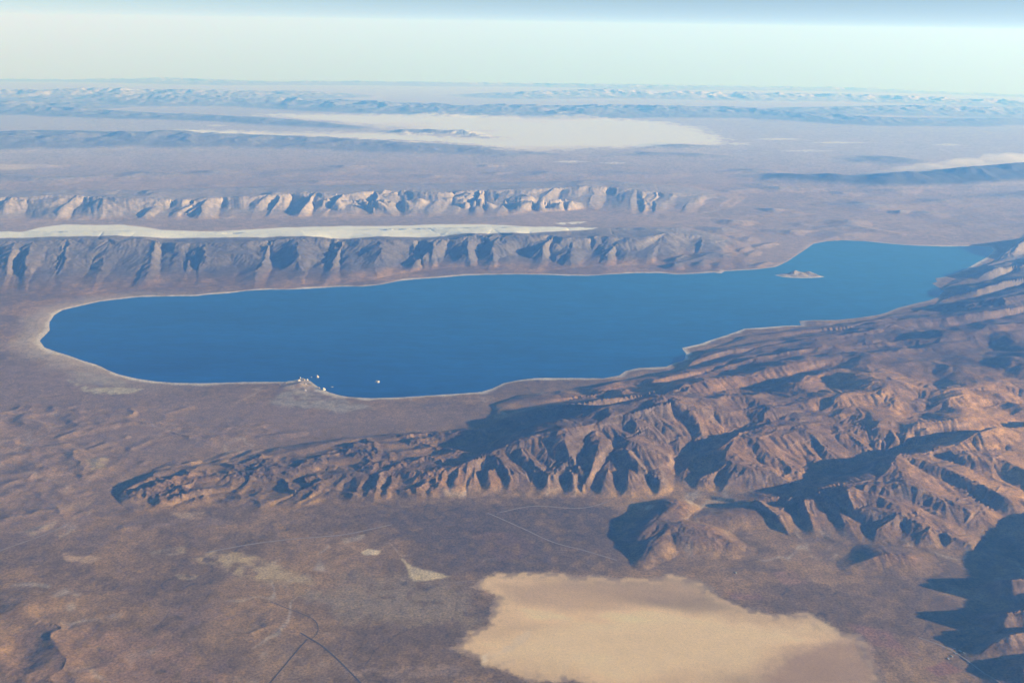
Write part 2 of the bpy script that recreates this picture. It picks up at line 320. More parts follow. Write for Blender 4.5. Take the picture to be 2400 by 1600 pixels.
for pts, hs, wd in [([(130,1005),(170,990),(200,992)], [30,60,30], 260), ([(205,1030),(235,1020),(250,1020)], [20,35,15], 200), ([(370,950),(430,932)], [12,25], 200), ([(0,1022),(60,1012),(110,1014)], [15,20,12], 240), ([(60,1095),(130,1082)], [10,24], 200), ([(200,1092),(240,1082)], [10,24], 190),
                    ([(95,1150),(150,1137),(190,1132)], [10,26,15], 200), ([(10,1212),(45,1192)], [10,28], 160), ([(65,1222),(100,1210)], [8,22], 150), ([(600,1002),(650,995),(690,990)], [15,40,30], 260), ([(645,884),(690,874),(716,882)], [20,75,25], 260), ([(285,1210),(330,1204),(420,1212),(520,1210)], [18,14,12,8], 160)]:
    crest(pts, hs, wd, 1.1, 15, N, 0.7)
for i in range(46):                                           # small scattered knolls of the left plain
    u = rng.uniform(-30, 460); v = rng.uniform(930, 1190); a_ = rng.uniform(8, 30); hh = rng.uniform(6, 20)
    crest([(u - a_, v + a_ * .25), (u, v - a_ * .05), (u + a_, v - a_ * .2)], [hh * .3, hh, hh * .4], rng.uniform(120, 260), 1.1, 12, N, 0.9)
# lower left hills
for poly_, amp, wl_ in [([(-150,1325),(60,1345),(200,1350),(330,1395),(520,1465),(560,1530),(480,1700),(-150,1700)], 78, 1700), ([(-150,960),(60,915),(330,925),(430,960),(330,1040),(250,1120),(230,1190),(-150,1260)], 44, 1000), ([(330,930),(700,960),(720,1000),(480,1030),(350,1020)], 26, 700), ([(400,1370),(700,1400),(760,1470),(500,1490)], 22, 600)]:
    s, sdl = poly_sdf([at(u, v, 60) for u, v in poly_], 300, WX * 2, WY * 2)
    q = 1 - np.abs(fbm(X[s] * 0.8 + Y[s] * 0.25, Y[s] * 1.1, wl_, 4, 71, 0.45)) * 2.4
    RH[s] = np.maximum(RH[s], amp * np.clip(q, 0, 1) ** 1.5 * sstep(0, -700, sdl)); REG[s] = np.where((sdl < 0) & (REG[s] == 0), N, REG[s])

# -- region 4: the range across the lake
R1 = [(-260,556),(-120,552),(0,554),(50,555),(117,552),(180,549),(233,550),(245,546),(277,555),(323,546),(367,554),(417,558),(533,557),(633,550),(667,545),(717,545),(784,549),(844,549),(951,549),(1051,548),(1091,537),(1121,546),(1134,540),(1157,546),(1181,537),(1214,542),(1264,538),(1291,545),(1351,546),(1377,540),(1417,545),(1480,545),(1534,534),(1568,537),(1618,543),(1668,552),(1715,575)]
R1h = [600,650,640,630,650,680,680,710,650,710,660,620,620,660,700,700,670,670,660,650,720,660,700,660,720,690,710,650,630,660,600,560,520,430,270,140,20]
R1h = [0.93 * q for q in R1h]
R1u = [p[0] for p in R1]
FOOT = [(-300,680),(-60,675),(0,675),(60,676),(133,673),(183,675),(240,668),(300,663),(370,660),(433,658),(493,653),(567,660),(615,660),(660,662),(710,660),(750,655),(804,648),(860,640),(931,625),(1000,618),(1067,612),(1110,618),(1154,622),(1217,625),(1260,620),(1304,615),(1380,612),(1451,608),(1500,610),(1551,608),(1600,605),(1650,600),(1720,590)]
def fan(ridge_u, ridge_v, ridge_h, foot, u0, u1, step, lean, ups, rng):
    rl, vl = [], []
    u = u0; spur = True
    while u < u1:
        cu = u + rng.uniform(*lean); cv = np.interp(cu, ridge_u, ridge_v); ch = np.interp(cu, ridge_u, ridge_h); fv = np.interp(u, [p[0] for p in foot], [p[1] for p in foot])
        j = lambda a: rng.uniform(-a, a)
        if spur:
            m1, m2 = rng.uniform(.48, .78), rng.uniform(.18, .46)
            L = [(cu, cv + 1, ch * .97), (u + (cu - u) * .62 + j(9), cv + (fv - cv) * .38 - ups * m1 * 0.3, ch * m1), (u + (cu - u) * .3 + j(9), cv + (fv - cv) * .68 - ups * .12, ch * m2), (u, fv - 2, 18)]
            rl.append(L)
            if rng.random() < .6:                                # a side spur
                a_ = rng.choice((-1, 1)) * rng.uniform(.25, .5) * step; rl.append([L[1], (u + (cu - u) * .3 + a_, cv + (fv - cv) * .62, ch * m2 * .8), (u + a_ * 1.2, fv - 8, 20)])
        else:
            top = rng.uniform(.08, .3)
            vl.append([(u + (cu - u) * (1 - top) + j(8), cv + (fv - cv) * top, ch * rng.uniform(.5, .72)), (u + (cu - u) * .5 + j(8), cv + (fv - cv) * .55, ch * rng.uniform(.16, .3)), (u + j(6), fv - 1, 6)])
        spur = not spur
        u += step * rng.choice((.25, .36, .5, .62, .95, 1.2))
    return rl, vl
rl, vl = fan(R1u, [p[1] for p in R1], R1h, FOOT, -200, 1700, 70, (-12, 80), 24, rng)
massif([[(u, v, h) for (u, v), h in zip(R1, R1h)]] + rl, vl, [(-300,680)] + FOOT[1:] + [(1740,570),(1668,540),(1568,520),(1400,522),(1200,520),(900,524),(600,534),(300,530),(0,532),(-300,534)], 200, 4, 0.7)
crest([(1570,600),(1640,580),(1690,590)], [110,160,60], 1200, 1.2, 40, 4)

for i in range(16):
    u, v = rng.uniform(1540, 1760), rng.uniform(548, 606); hh = rng.uniform(50, 150) * (1.25 - (u - 1540) / 300)
    crest([(u + rng.uniform(8, 26), v - rng.uniform(2, 9)), (u, v), (u - rng.uniform(5, 20), v + rng.uniform(3, 9))], [hh * .6, hh, hh * .3], rng.uniform(380, 750), 1.1, 40, 4)
# -- region 5: the second range
R2 = [(-200,452),(0,455),(150,448),(300,455),(420,458),(540,452),(640,446),(700,440),(784,446),(860,437),(927,437),(1010,442),(1094,437),(1217,434),(1351,428),(1417,431),(1517,440),(1600,447),(1660,456)]
R2h = [560,600,640,600,560,600,640,680,640,680,660,620,600,560,560,530,420,240,40]
FOOT2 = [(-260,515),(20,513),(120,511),(240,506),(350,507),(470,506),(590,504),(700,501),(800,499),(910,498),(1010,500),(1110,500),(1170,495),(1230,491),(1290,486),(1340,482),(1420,492),(1500,496),(1600,494),(1680,480)]
rl, vl = fan([p[0] for p in R2], [p[1] for p in R2], R2h, FOOT2, -180, 1640, 58, (-10, 60), 16, rng)
for i in range(26):                                            # knolls of the rounded tops
    u = rng.uniform(-40, 1330); v = rng.uniform(446, 464); a_ = rng.uniform(20, 60); rl.append([(u + a_, v - rng.uniform(3, 8), rng.uniform(470, 620)), (u, v, rng.uniform(380, 480))])
massif([[(u, v, h) for (u, v), h in zip(R2, R2h)]] + rl, vl, FOOT2 + [(1720,455),(1600,430),(1400,416),(1200,420),(900,424),(600,430),(300,440),(0,440),(-260,440)], 300, 5, 0.7)
# -- region 6: farther hills
for pts, hs, wd in [([(-100,410),(0,405),(120,412),(230,408)], [150,220,160,80], 2600), ([(270,410),(330,398),(420,402),(480,396),(540,404)], [60,170,120,180,60], 2000), ([(640,398),(760,392),(830,398)], [60,120,60], 2000), ([(900,395),(950,392)], [60,80], 1600),
                    ([(1200,405),(1260,398),(1340,404)], [80,140,80], 2200), ([(1360,402),(1440,398),(1540,402)], [60,130,70], 2200), ([(1180,432),(1260,424),(1330,428)], [100,200,140], 2000),
                    ([(-200,325),(0,318),(75,305),(175,312),(300,308),(400,306),(450,318),(550,316),(650,319),(775,326),(900,334),(1075,343),(1180,362)], [500,520,600,540,560,560,420,420,400,340,300,240,80], 9000),
                    ([(0,240),(100,248),(230,256),(330,262),(450,266),(560,272),(700,284),(820,296)], [700,600,500,420,380,340,260,120], 8000),
                    ([(862,304),(930,299),(1000,300),(1060,302),(1115,318)], [60,340,330,280,40], 2300),
                    ([(1130,365),(1230,352),(1320,362)], [60,130,40], 3000), ([(1480,345),(1560,336),(1660,340)], [50,180,60], 3500), ([(1390,362),(1480,355),(1600,358),(1720,366)], [60,120,120,40], 3000),
                    ([(1666,397),(1730,391),(1800,396)], [60,200,60], 1900), ([(1730,405),(1800,402),(1880,408),(1930,402),(2010,404),(2100,400),(2200,392),(2290,386),(2400,378),(2550,370)], [120,300,280,440,480,520,560,600,620,600], 4200),
                    ([(1705,432),(1790,430),(1870,436)], [40,190,60], 1500), ([(1900,472),(1990,468),(2080,474)], [50,180,40], 2000), ([(2080,470),(2170,462),(2230,468)], [40,140,40], 1600), ([(2230,455),(2352,448),(2480,440)], [60,220,300], 2600),
                    ([(1890,522),(1960,518),(2060,535)], [50,130,40], 900), ([(1960,375),(2040,366),(2120,372)], [60,240,80], 4200),
                    ([(150,222),(300,219),(420,224),(560,226),(700,229),(850,236),(925,238),(1050,246),(1176,244),(1300,247),(1420,244),(1550,248),(1676,248),(1800,258),(1976,270),(2140,276),(2352,276)], [700,900,800,700,760,800,800,700,820,820,800,760,700,600,560,420,300], 14000),
                    ([(-200,182),(0,183),(150,184),(390,181),(560,190),(800,188),(1000,191),(1200,193),(1440,196),(1700,200),(1950,203),(2150,207),(2352,213),(2550,220)], [500,650,450,800,450,600,550,500,700,600,900,700,600,500], 30000),
                    ([(-100,214),(200,206),(420,210),(700,213)], [800,1000,900,700], 16000), ([(1200,214),(1400,208),(1600,214),(1900,218),(2200,228),(2420,236)], [700,1000,900,900,900,900], 16000),
                    ([(1900,250),(2100,246),(2352,252)], [500,800,800], 14000), ([(-100,238),(60,236),(200,242)], [600,700,400], 10000)]:
    crest(pts, hs, wd, 1.2, 60, 6, 1.0)

for i in range(34):
    if i < 22: u, v = rng.uniform(1640, 2450), rng.uniform(425, 535)
    else: u, v = rng.uniform(-60, 1200), rng.uniform(365, 428)
    a_ = rng.uniform(18, 60); hh = rng.uniform(40, 150)
    crest([(u - a_, v + rng.uniform(0, 3)), (u, v), (u + a_, v + rng.uniform(-1, 3))], [hh * .3, hh, hh * .4], rng.uniform(700, 1700), 1.15, 40, 6)
# island
ISL = [at(u, v) for u, v in [(1779,632),(1795,629.5),(1815,627),(1840,627),(1862,629),(1878,631.5),(1886,634),(1894,635.5),(1882,637),(1865,638),(1840,638.2),(1815,637.5),(1797,636)]]

# ------------------------------------------------------------------ gullies and roughness
def grads(Z):
    gd = np.gradient(Z, D, axis=0); ga = np.gradient(Z, AZ, axis=1) / D[:, None]
    sa, ca = np.sin(AZ)[None, :], np.cos(AZ)[None, :]
    return (gd * sa + ga * ca).astype(f32), (gd * ca - ga * sa).astype(f32)
RH0 = RH.copy()
gx, gy = grads(RH)
amt = sstep(8, 110, RH)
sl = np.hypot(gx, gy) + 1e-6
act = (RH > 6) & (DD > 9000) & (np.abs(np.degrees(np.arctan2(X, Y))) < 48)
idx = np.nonzero(act)
xa, ya = X[idx], Y[idx]; sx, sy = gx[idx], gy[idx]; am = amt[idx]; rh = RH[idx]; da = DD[idx]
far = np.clip(da / 45000, 1, 5)                         # coarser forms where only coarse ones can be seen
ls = np.hypot(sx, sy) + 1e-6
nx_, ny_ = -sy / ls, sx / ls                            # across the slope
mag = sstep(0.02, 0.16, ls) * 1.0 + 0.15
ex = np.zeros_like(xa); ey = np.zeros_like(xa); er = np.zeros_like(xa)
a = 1.0
for o, wl in enumerate((1000.0, 480.0, 230.0, 110.0)):
    tx = nx_ * mag - 0.55 * ey; ty = ny_ * mag + 0.55 * ex
    v_, vx_, vy_ = erode(xa / far, ya / far, tx, ty, wl, 50 + o)
    er += f32(a) * (v_ if o == 0 else 0.85 * (2.0 * np.sqrt(v_ * v_ + 0.008) - 0.75)); ex += f32(a) * vx_; ey += f32(a) * vy_
    a *= 0.47
steep = sstep(0.03, 0.22, ls)
G = er * am * (6 + 24 * steep) * np.sqrt(np.minimum(far, 2)) * sstep(120000, 60000, da) * np.clip(rh / 260, 0.3, 1.0)
rough = fbm(xa / far, ya / far, 900, 5, 9, 0.5) * (6 + 9 * am) * sstep(10, 60, rh) * far ** 0.5
fr = sstep(52000, 75000, da)
brk = np.clip(1 - 1.9 * np.abs(fbm(xa, ya * 0.8, 5200, 4, 15, 0.55)), 0, 1)
RH[idx] = np.maximum(0, (rh + G + rough) * (1 - fr) + fr * rh * (0.55 + 0.75 * brk))
sm = RH.copy(); sm[1:-1] = 0.25 * RH[:-2] + 0.5 * RH[1:-1] + 0.25 * RH[2:]
sm[:, 1:-1] = 0.25 * sm[:, :-2] + 0.5 * sm[:, 1:-1] + 0.25 * sm[:, 2:]
RH = RH + (sm - RH) * (sstep(23500, 26000, Y) * (DD < 36000))
# plains: swells, washes
und = fbm(X, Y, 3200, 4, 21, 0.5) * 9 + np.abs(fbm(X, Y, 900, 3, 22)) * -5 + fbm(X, Y, 260, 3, 23, 0.6) * 1.6
H += (und * sstep(60, 900, SD) * sstep(0, 1, np.clip(DD / 12000, 0, 1))).astype(f32)
H += RH * sstep(-20, 500, SD)
# lake floor and beach
beach_w = 70.0
H = np.where(SD < 0, np.maximum(-60, SD * 0.06) - 0.5, np.where(SD < 400, H * sstep(-60, 400, SD) + 0.6 + np.minimum(SD, 80) * 0.03, H)).astype(f32)

# ------------------------------------------------------------------ soil colours, with distance haze and some shade painted in
def lin(r, g, b): return np.array((r, g, b), f32)
SAGE, RUST, DRY, ROCK, TAN = lin(.17,.108,.055), lin(.235,.132,.062), lin(.37,.205,.080), lin(.135,.088,.060), lin(.33,.25,.16)
n1 = fbm(X, Y, 2600, 5, 31, 0.6); n2 = fbm(X, Y, 700, 5, 32, 0.6); n3 = fbm(X + 3 * WX, Y * 0.6 + WY, 4200, 4, 33, 0.6)
C = np.empty(X.shape + (3,), f32)
t = sstep(-0.25, 0.35, n1 + 0.5 * n2)[..., None]
C[:] = SAGE * (1 - t) + lin(.275,.17,.078) * t
gx, gy = grads(H); slope = np.hypot(gx, gy)
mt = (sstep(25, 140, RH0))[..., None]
rust_mix = sstep(-0.3, 0.4, n3 + 0.4 * n2)[..., None]
rust_mix = rust_mix * (1 - 0.75 * sstep(24500, 27500, Y)[..., None])  # lakeside slopes painted darker, standing in for their shade
mcol = ROCK * (1 - rust_mix) + RUST * rust_mix
# the high grassland on the right is ochre, the crest over the near plain is dark rock
ora = sstep(0, 1, (X * 0.9 + Y * 0.25 - 11500) / 3500) * sstep(27000, 22500, Y)
ora = (ora * sstep(-0.5, 0.3, n3 + 0.6 * n2 + 0.2))[..., None]
mcol = mcol * (1 - ora) + DRY * ora
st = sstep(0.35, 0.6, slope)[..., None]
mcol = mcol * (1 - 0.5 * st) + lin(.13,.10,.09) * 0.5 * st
mcol = mcol * (1 + 0.22 * sstep(0.12, 0.4, slope) * vnoise(RH / 26 + 1.6 * n2 + 40, 0.3 * n1 + RH * 0, 55) + 0.18 * fbm(X, Y, 420, 4, 56, 0.65))[..., None]
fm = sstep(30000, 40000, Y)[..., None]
mcol = mcol * (1 - fm) + (mcol * lin(.20,.24,.28) + lin(.066,.063,.066) + lin(.045,.046,.047) * sstep(42000, 50000, Y)[..., None]) * fm  # far ranges turned blue-grey with distance: haze put into their colour
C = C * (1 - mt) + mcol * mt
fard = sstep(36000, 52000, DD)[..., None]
C = C * (1 - fard) + (C * 0.55 + lin(.20,.165,.14)) * fard  # land beyond the lake painted paler, adding to the haze
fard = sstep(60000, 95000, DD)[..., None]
C = C * (1 - fard) + (C * 0.5 + lin(.275,.268,.275) + lin(.16,.16,.16) * sstep(110000, 210000, DD)[..., None]) * fard * (1 - mt) + (lin(.17,.17,.175) + lin(.22,.22,.22) * sstep(100000, 200000, DD)[..., None]) * fard * mt  # farthest plains and hills paler still, painted as if veiled by haze
C *= (1 + 0.30 * fbm(X, Y, 170, 3, 35, 0.75))[..., None]
# washes: thin pale and dark drainage threads over the plains
wsh = fbm(X + 0.6 * WX, Y * 0.7 + 0.6 * WY, 2100, 4, 41, 0.55); ws2 = fbm(X * 0.8 - Y * 0.3, Y * 0.6 + X * 0.2, 1300, 4, 42, 0.55)
thr = 0.018 * np.clip(DD / 16000, 0.8, 2.2)
kk = (np.exp(-np.square(wsh / thr)) * sstep(-0.1, 0.4, n2 + n1) * (1 - mt[..., 0]) * sstep(34000, 26000, DD))[..., None]
C = C * (1 - 0.8 * kk) + lin(.38, .30, .23) * 0.8 * kk
kk = (np.exp(-np.square(ws2 / thr)) * sstep(0.1, -0.4, n2 + n1) * (1 - mt[..., 0]) * sstep(34000, 26000, DD))[..., None]
C = C * (1 - 0.7 * kk) + lin(.06, .048, .042) * 0.7 * kk
nfar = fbm(X * 0.45, Y, 11000, 5, 45, 0.6)
def paint(pix, col, soft=120, amount=1.0, warp=1.6, nz=0.8, h=60.0, reg=None, flat=False, dens=0.0, only=None):
    P = [at(u, v, h) for u, v in pix]
    dist = math.hypot(*P[0]); m = soft * 4 + 300
    s, sd = poly_sdf(P, m, WX * warp, WY * warp)
    e = sd + n2[s] * soft * 2.2 * nz + vnoise(X[s] / 90, Y[s] / 90, 77) * soft * 0.4 * nz
    k = (sstep(soft, -soft, e) * amount)
    if not flat and reg is None and soft < 400 and dens >= 0: k = k * sstep(-0.75, 0.35, n2[s] + 0.8 * vnoise(X[s] / 140 + 5, Y[s] / 140, 78) + 0.25)
    if dens > 0: k = k * sstep(-dens, dens * 0.3, n2[s] + 0.25)
    if only is not None: k = k * only[s]
    C[s] = C[s] * (1 - k[..., None]) + np.array(col, f32) * k[..., None]
    if flat:
        H[s] = H[s] * (1 - sstep(soft, -soft * 2, sd)) + 52 * sstep(soft, -soft * 2, sd)
    if reg: REG[s] = np.where(e < 0, reg, REG[s])
    return s, e
NEARPLAYA = [(1034,1484),(1077,1457),(1137,1444),(1131,1420),(1134,1394),(1131,1370),(1114,1357),(1084,1344),(1104,1327),(1151,1314),(1217,1315),(1317,1320),(1417,1327),(1484,1327),(1534,1322),(1568,1327),(1618,1344),(1636,1357),(1628,1370),(1651,1387),(1701,1400),(1761,1409),(1835,1399),(1875,1407),(1888,1424),(1938,1452),(1978,1455),(1971,1484),(1985,1507),(2011,1547),(2018,1568),(2010,1640),(1900,1700),(1500,1690),(1367,1575),(1317,1556),(1260,1556),(1224,1557),(1177,1544),(1117,1524),(1084,1504)]
paint([(-100,840),(140,830),(330,890),(700,920),(1000,930),(1080,960),(700,1010),(300,1100),(200,1220),(-100,1260)], (.25,.17,.125), 900, 0.6, 1.0, 0.5)
# tan grass and alkali patches on the plain
paint([(457,1284),(500,1270),(550,1274),(633,1290),(733,1320),(735,1338),(600,1336),(520,1310)], (.40,.29,.15), 90, 1.0)
paint([(560,1330),(740,1335),(900,1380),(1060,1400),(1080,1440),(900,1420),(720,1370)], (.30,.22,.12), 320, 0.85)
paint([(740,1290),(900,1320),(1040,1335),(1090,1400),(1000,1440),(800,1400)], (.28,.20,.115), 260, 0.7)
paint([(600,1470),(760,1480),(900,1560),(700,1600),(560,1560)], (.27,.18,.105), 220, 0.6)
paint([(140,1267),(243,1280),(200,1297),(147,1287)], (.42,.28,.16), 40, 0.95)
paint([(355,1268),(435,1254),(432,1272),(362,1280)], (.33,.25,.15), 40, 0.7)
paint([(410,1322),(450,1325),(445,1336),(415,1332)], (.36,.27,.15), 25, 0.7)
paint([(917,1284),(950,1300),(1034,1322),(990,1328),(951,1330),(935,1305)], (.52,.41,.245), 40, 1.0, dens=-1)
paint([(843,1270),(862,1262),(892,1270),(880,1279),(852,1276)], (.58,.46,.31), 20, 1.0, dens=-1)
paint([(784,1234),(850,1228),(855,1238),(800,1250)], (.36,.28,.2), 30, 0.6)
paint([(1070,1232),(1120,1222),(1180,1222),(1235,1245),(1200,1275),(1150,1285),(1120,1262)], (.27,.15,.10), 50, 0.75)
paint([(150,875),(200,892),(283,888),(333,893),(300,906),(250,908),(207,905)], (.42,.36,.23), 60, 0.85, h=20)
paint([(140,852),(230,862),(300,880),(280,892),(180,880)], (.27,.23,.17), 90, 0.6, h=20)
paint([(640,900),(700,888),(760,905),(850,935),(780,948),(690,935),(620,925)], (.30,.26,.21), 110, 0.75, h=20, dens=0.8)
paint([(190,1060),(240,1050),(235,1080),(200,1085)], (.36,.28,.15), 60, 0.7)
paint([(110,1165),(180,1150),(210,1130),(200,1160),(150,1175)], (.33,.22,.13), 40, 0.7)
paint([(390,1175),(470,1178),(465,1195),(400,1188)], (.38,.27,.17), 35, 0.75, dens=0.6)
paint([(285,1205),(320,1190),(500,1190),(560,1205),(440,1216),(300,1212)], (.26,.175,.125), 40, 0.7)
paint([(65,1218),(100,1205),(145,1190),(120,1210),(75,1228)], (.40,.30,.20), 22, 0.7)
paint([(5,1345),(60,1340),(110,1345),(100,1350),(20,1350)], (.36,.29,.22), 18, 0.7)
paint([(1020,1520),(1080,1530),(1060,1550),(800,1545),(800,1530)], (.32,.22,.15), 40, 0.6, dens=0.8)
paint([(240,1470),(330,1445),(420,1490),(520,1560),(450,1600),(230,1600)], (.28,.165,.10), 200, 0.7)
paint([(0,1480),(100,1440),(220,1450),(300,1500),(200,1600),(0,1600)], (.24,.145,.09), 200, 0.6)
paint([(370,1400),(480,1390),(520,1420),(420,1445)], (.25,.16,.11), 120, 0.6)
# fields and red soil right of the dry lake
paint([(1775,1315),(1820,1309),(1852,1338),(1800,1341)], (.30,.17,.10), 25, 0.85, 0.3)
paint([(1660,1365),(1740,1362),(1770,1380),(1690,1385)], (.24,.13,.09), 60, 0.7)
paint([(1960,1430),(2040,1440),(2080,1490),(1990,1505)], (.27,.14,.09), 70, 0.75)
paint([(2120,1530),(2170,1515),(2215,1540),(2150,1552)], (.26,.125,.075), 30, 0.8, 0.3)
paint([(880,1180),(1100,1150),(1420,1150),(1540,1310),(1200,1312),(960,1290)], (.100,.070,.055), 350, 0.7)
paint([(700,1340),(1080,1345),(1100,1420),(760,1400)], (.21,.16,.11), 260, 0.4)
paint([(635,888),(665,878),(700,868),(722,880),(735,893),(715,902),(670,900)], (.34,.27,.205), 60, 0.8, h=20)
# beach
bm_ = (sstep(210, 25, SD + n2 * 130 + 60 * vnoise(X / 420, Y / 420, 92)) * sstep(-40, 0, SD))
bn = (sstep(0, 1, 0.75 + 0.6 * fbm(X, Y, 5000, 2, 91)) * np.where((X < 9500) | (Y > 37500), 1.0, 0.5))[..., None]
C = C * (1 - bm_[..., None] * bn) + lin(.62,.55,.46) * bm_[..., None] * bn
bl = sstep(-16500, -9500, -np.hypot(X + 15500, Y - 28500) - 7000)[..., None] * sstep(1300, 150, SD + n2 * 300)[..., None]
C = C * (1 - 0.5 * bl) + lin(.56,.46,.34) * 0.5 * bl
REG = np.where((SD > -30) & (SD < 130) & (RH0 < 20), 2, REG).astype(np.int8)
# near dry lake
s, e = paint(NEARPLAYA, (.60,.42,.235), 75, 1.0, 1.5, 1.1, reg=1, flat=True)
fr_ = (np.exp(-np.square((e + 40) / 120)) * sstep(-0.1, 0.5, vnoise(X[s] / 120, Y[s] / 120, 93) + n2[s]) * 0.7)[..., None]
C[s] = C[s] * (1 - fr_) + lin(.24, .17, .12) * fr_
inn = sstep(0, -250, e)
streak = fbm(X[s] * 0.35 - Y[s] * 0.2, Y[s] * 1.0 + X[s] * 0.18, 1100, 4, 61, 0.55)
C[s] *= (1 + 0.8 * streak * inn)[..., None]
paint([(1330,1440),(1500,1415),(1700,1440),(1850,1430),(1890,1430),(1800,1490),(1740,1540),(1500,1555),(1300,1530),(1120,1515),(1130,1500)], (.76,.57,.33), 230, 0.75, 1.6, 0.5, dens=-1)
paint([(1110,1500),(1125,1495),(1125,1515),(1113,1517)], (.74,.6,.43), 30, 0.8)
paint([(1120,1505),(1200,1470),(1230,1455),(1240,1462),(1180,1500)], (.68,.53,.36), 40, 0.6)
paint([(1760,1545),(1840,1470),(1960,1465),(1985,1510),(2010,1560),(1900,1640),(1750,1640)], (.33,.205,.125), 190, 0.8, 1.6, 0.5, dens=-1)
paint([(1150,1340),(1350,1335),(1560,1340),(1620,1380),(1400,1400),(1200,1390)], (.48,.32,.19), 200, 0.6, 1.6, 0.5, dens=-1)
# dry lake behind the range, salt pans, far sink
WHITE = (.85,.79,.67)
s, e = paint([(-500,545),(-200,545),(0,540),(50,536),(90,526),(150,519),(283,520),(333,525),(367,531),(417,533),(500,535),(583,529),(667,525),(784,522),(884,522),(1017,518),(1117,518),(1184,522),(1260,530),(1330,538),(1372,544),(1360,552),(1200,566),(700,575),(300,575),(-200,575)], WHITE, 130, 1.0, 0.4, 0.5, 0, reg=7)
RH0[s] = np.where(e < 0, 0, RH0[s])
paint([(1271,516),(1300,513),(1347,512),(1330,517),(1290,519)], WHITE, 60, 0.9, 0.3, 0.5, 0)
paint([(-200,385),(0,379),(110,380),(125,384),(40,391),(-200,395)], (.62,.50,.38), 500, 0.8, 0.5, 0.3, 100)
paint([(600,266),(640,264),(850,266),(1176,270),(1326,272),(1526,283),(1600,296),(1670,322),(1666,334),(1426,342),(1226,349),(1160,347),(1080,336),(1000,328),(800,321),(500,312),(375,306),(420,302),(700,306),(860,306),(1130,322),(1120,316),(1000,302),(900,296),(760,280)], (.84,.79,.70), 1500, 1.0, 1.5, 1.0, 100, reg=7, only=0.55 + 0.45 * sstep(-0.45, 0.1, nfar))
for a_, b_, v_ in [(475,520,290),(1725,1850,321),(1790,1915,348),(2140,2210,334),(1270,1350,372),(1700,1720,331),(1850,2000,329),(1560,1660,330),(1380,1440,375),(900,1000,329)]:
    paint([(a_, v_ + 1), ((a_ + b_) / 2, v_ - 2), (b_, v_ + 1), ((a_ + b_) / 2, v_ + 3)], (.75,.68,.58), 350, 0.85, 0.3, 0.3, 100)
paint([(1640,415),(1740,408),(1735,425),(1660,428)], (.40,.29,.22), 300, 0.7, 0.4, 0.3, 60)
paint([(1700,540),(1850,520),(2000,540),(2200,562),(1900,552),(1860,560),(1800,600),(1720,612)], (.33,.25,.20), 500, 0.7, 0.5, 0.4, 30)
# darker slopes of the dark blue hills on the far right
paint([(1730,408),(1930,398),(2200,386),(2480,372),(2500,425),(2200,430),(1930,440),(1741,422)], (.055,.06,.055), 600, 0.85, 0.5, 0.4, 200, only=sstep(60, 220, RH0))
C = np.clip(C * 1.12, 0.02, 0.85)

Z = H - (X.astype(np.float64) ** 2 + Y.astype(np.float64) ** 2) / (2 * RE)
gx, gy = grads(Z)
NRM = np.stack([-gx, -gy, np.ones_like(gx)], -1); NRM /= np.linalg.norm(NRM, axis=-1, keepdims=True)

def ground_h(x, y):
    r = math.hypot(x, y); a_ = math.atan2(x, y)
    i = min(NR - 2, max(0, int(np.searchsorted(D, r)) - 1)); j = min(NC - 2, max(0, int(np.searchsorted(AZ, a_)) - 1))
    t_ = (r - D[i]) / (D[i + 1] - D[i]); q = (a_ - AZ[j]) / (AZ[j + 1] - AZ[j])
    return float((H[i, j] * (1 - q) + H[i, j + 1] * q) * (1 - t_) + (H[i + 1, j] * (1 - q) + H[i + 1, j + 1] * q) * t_)

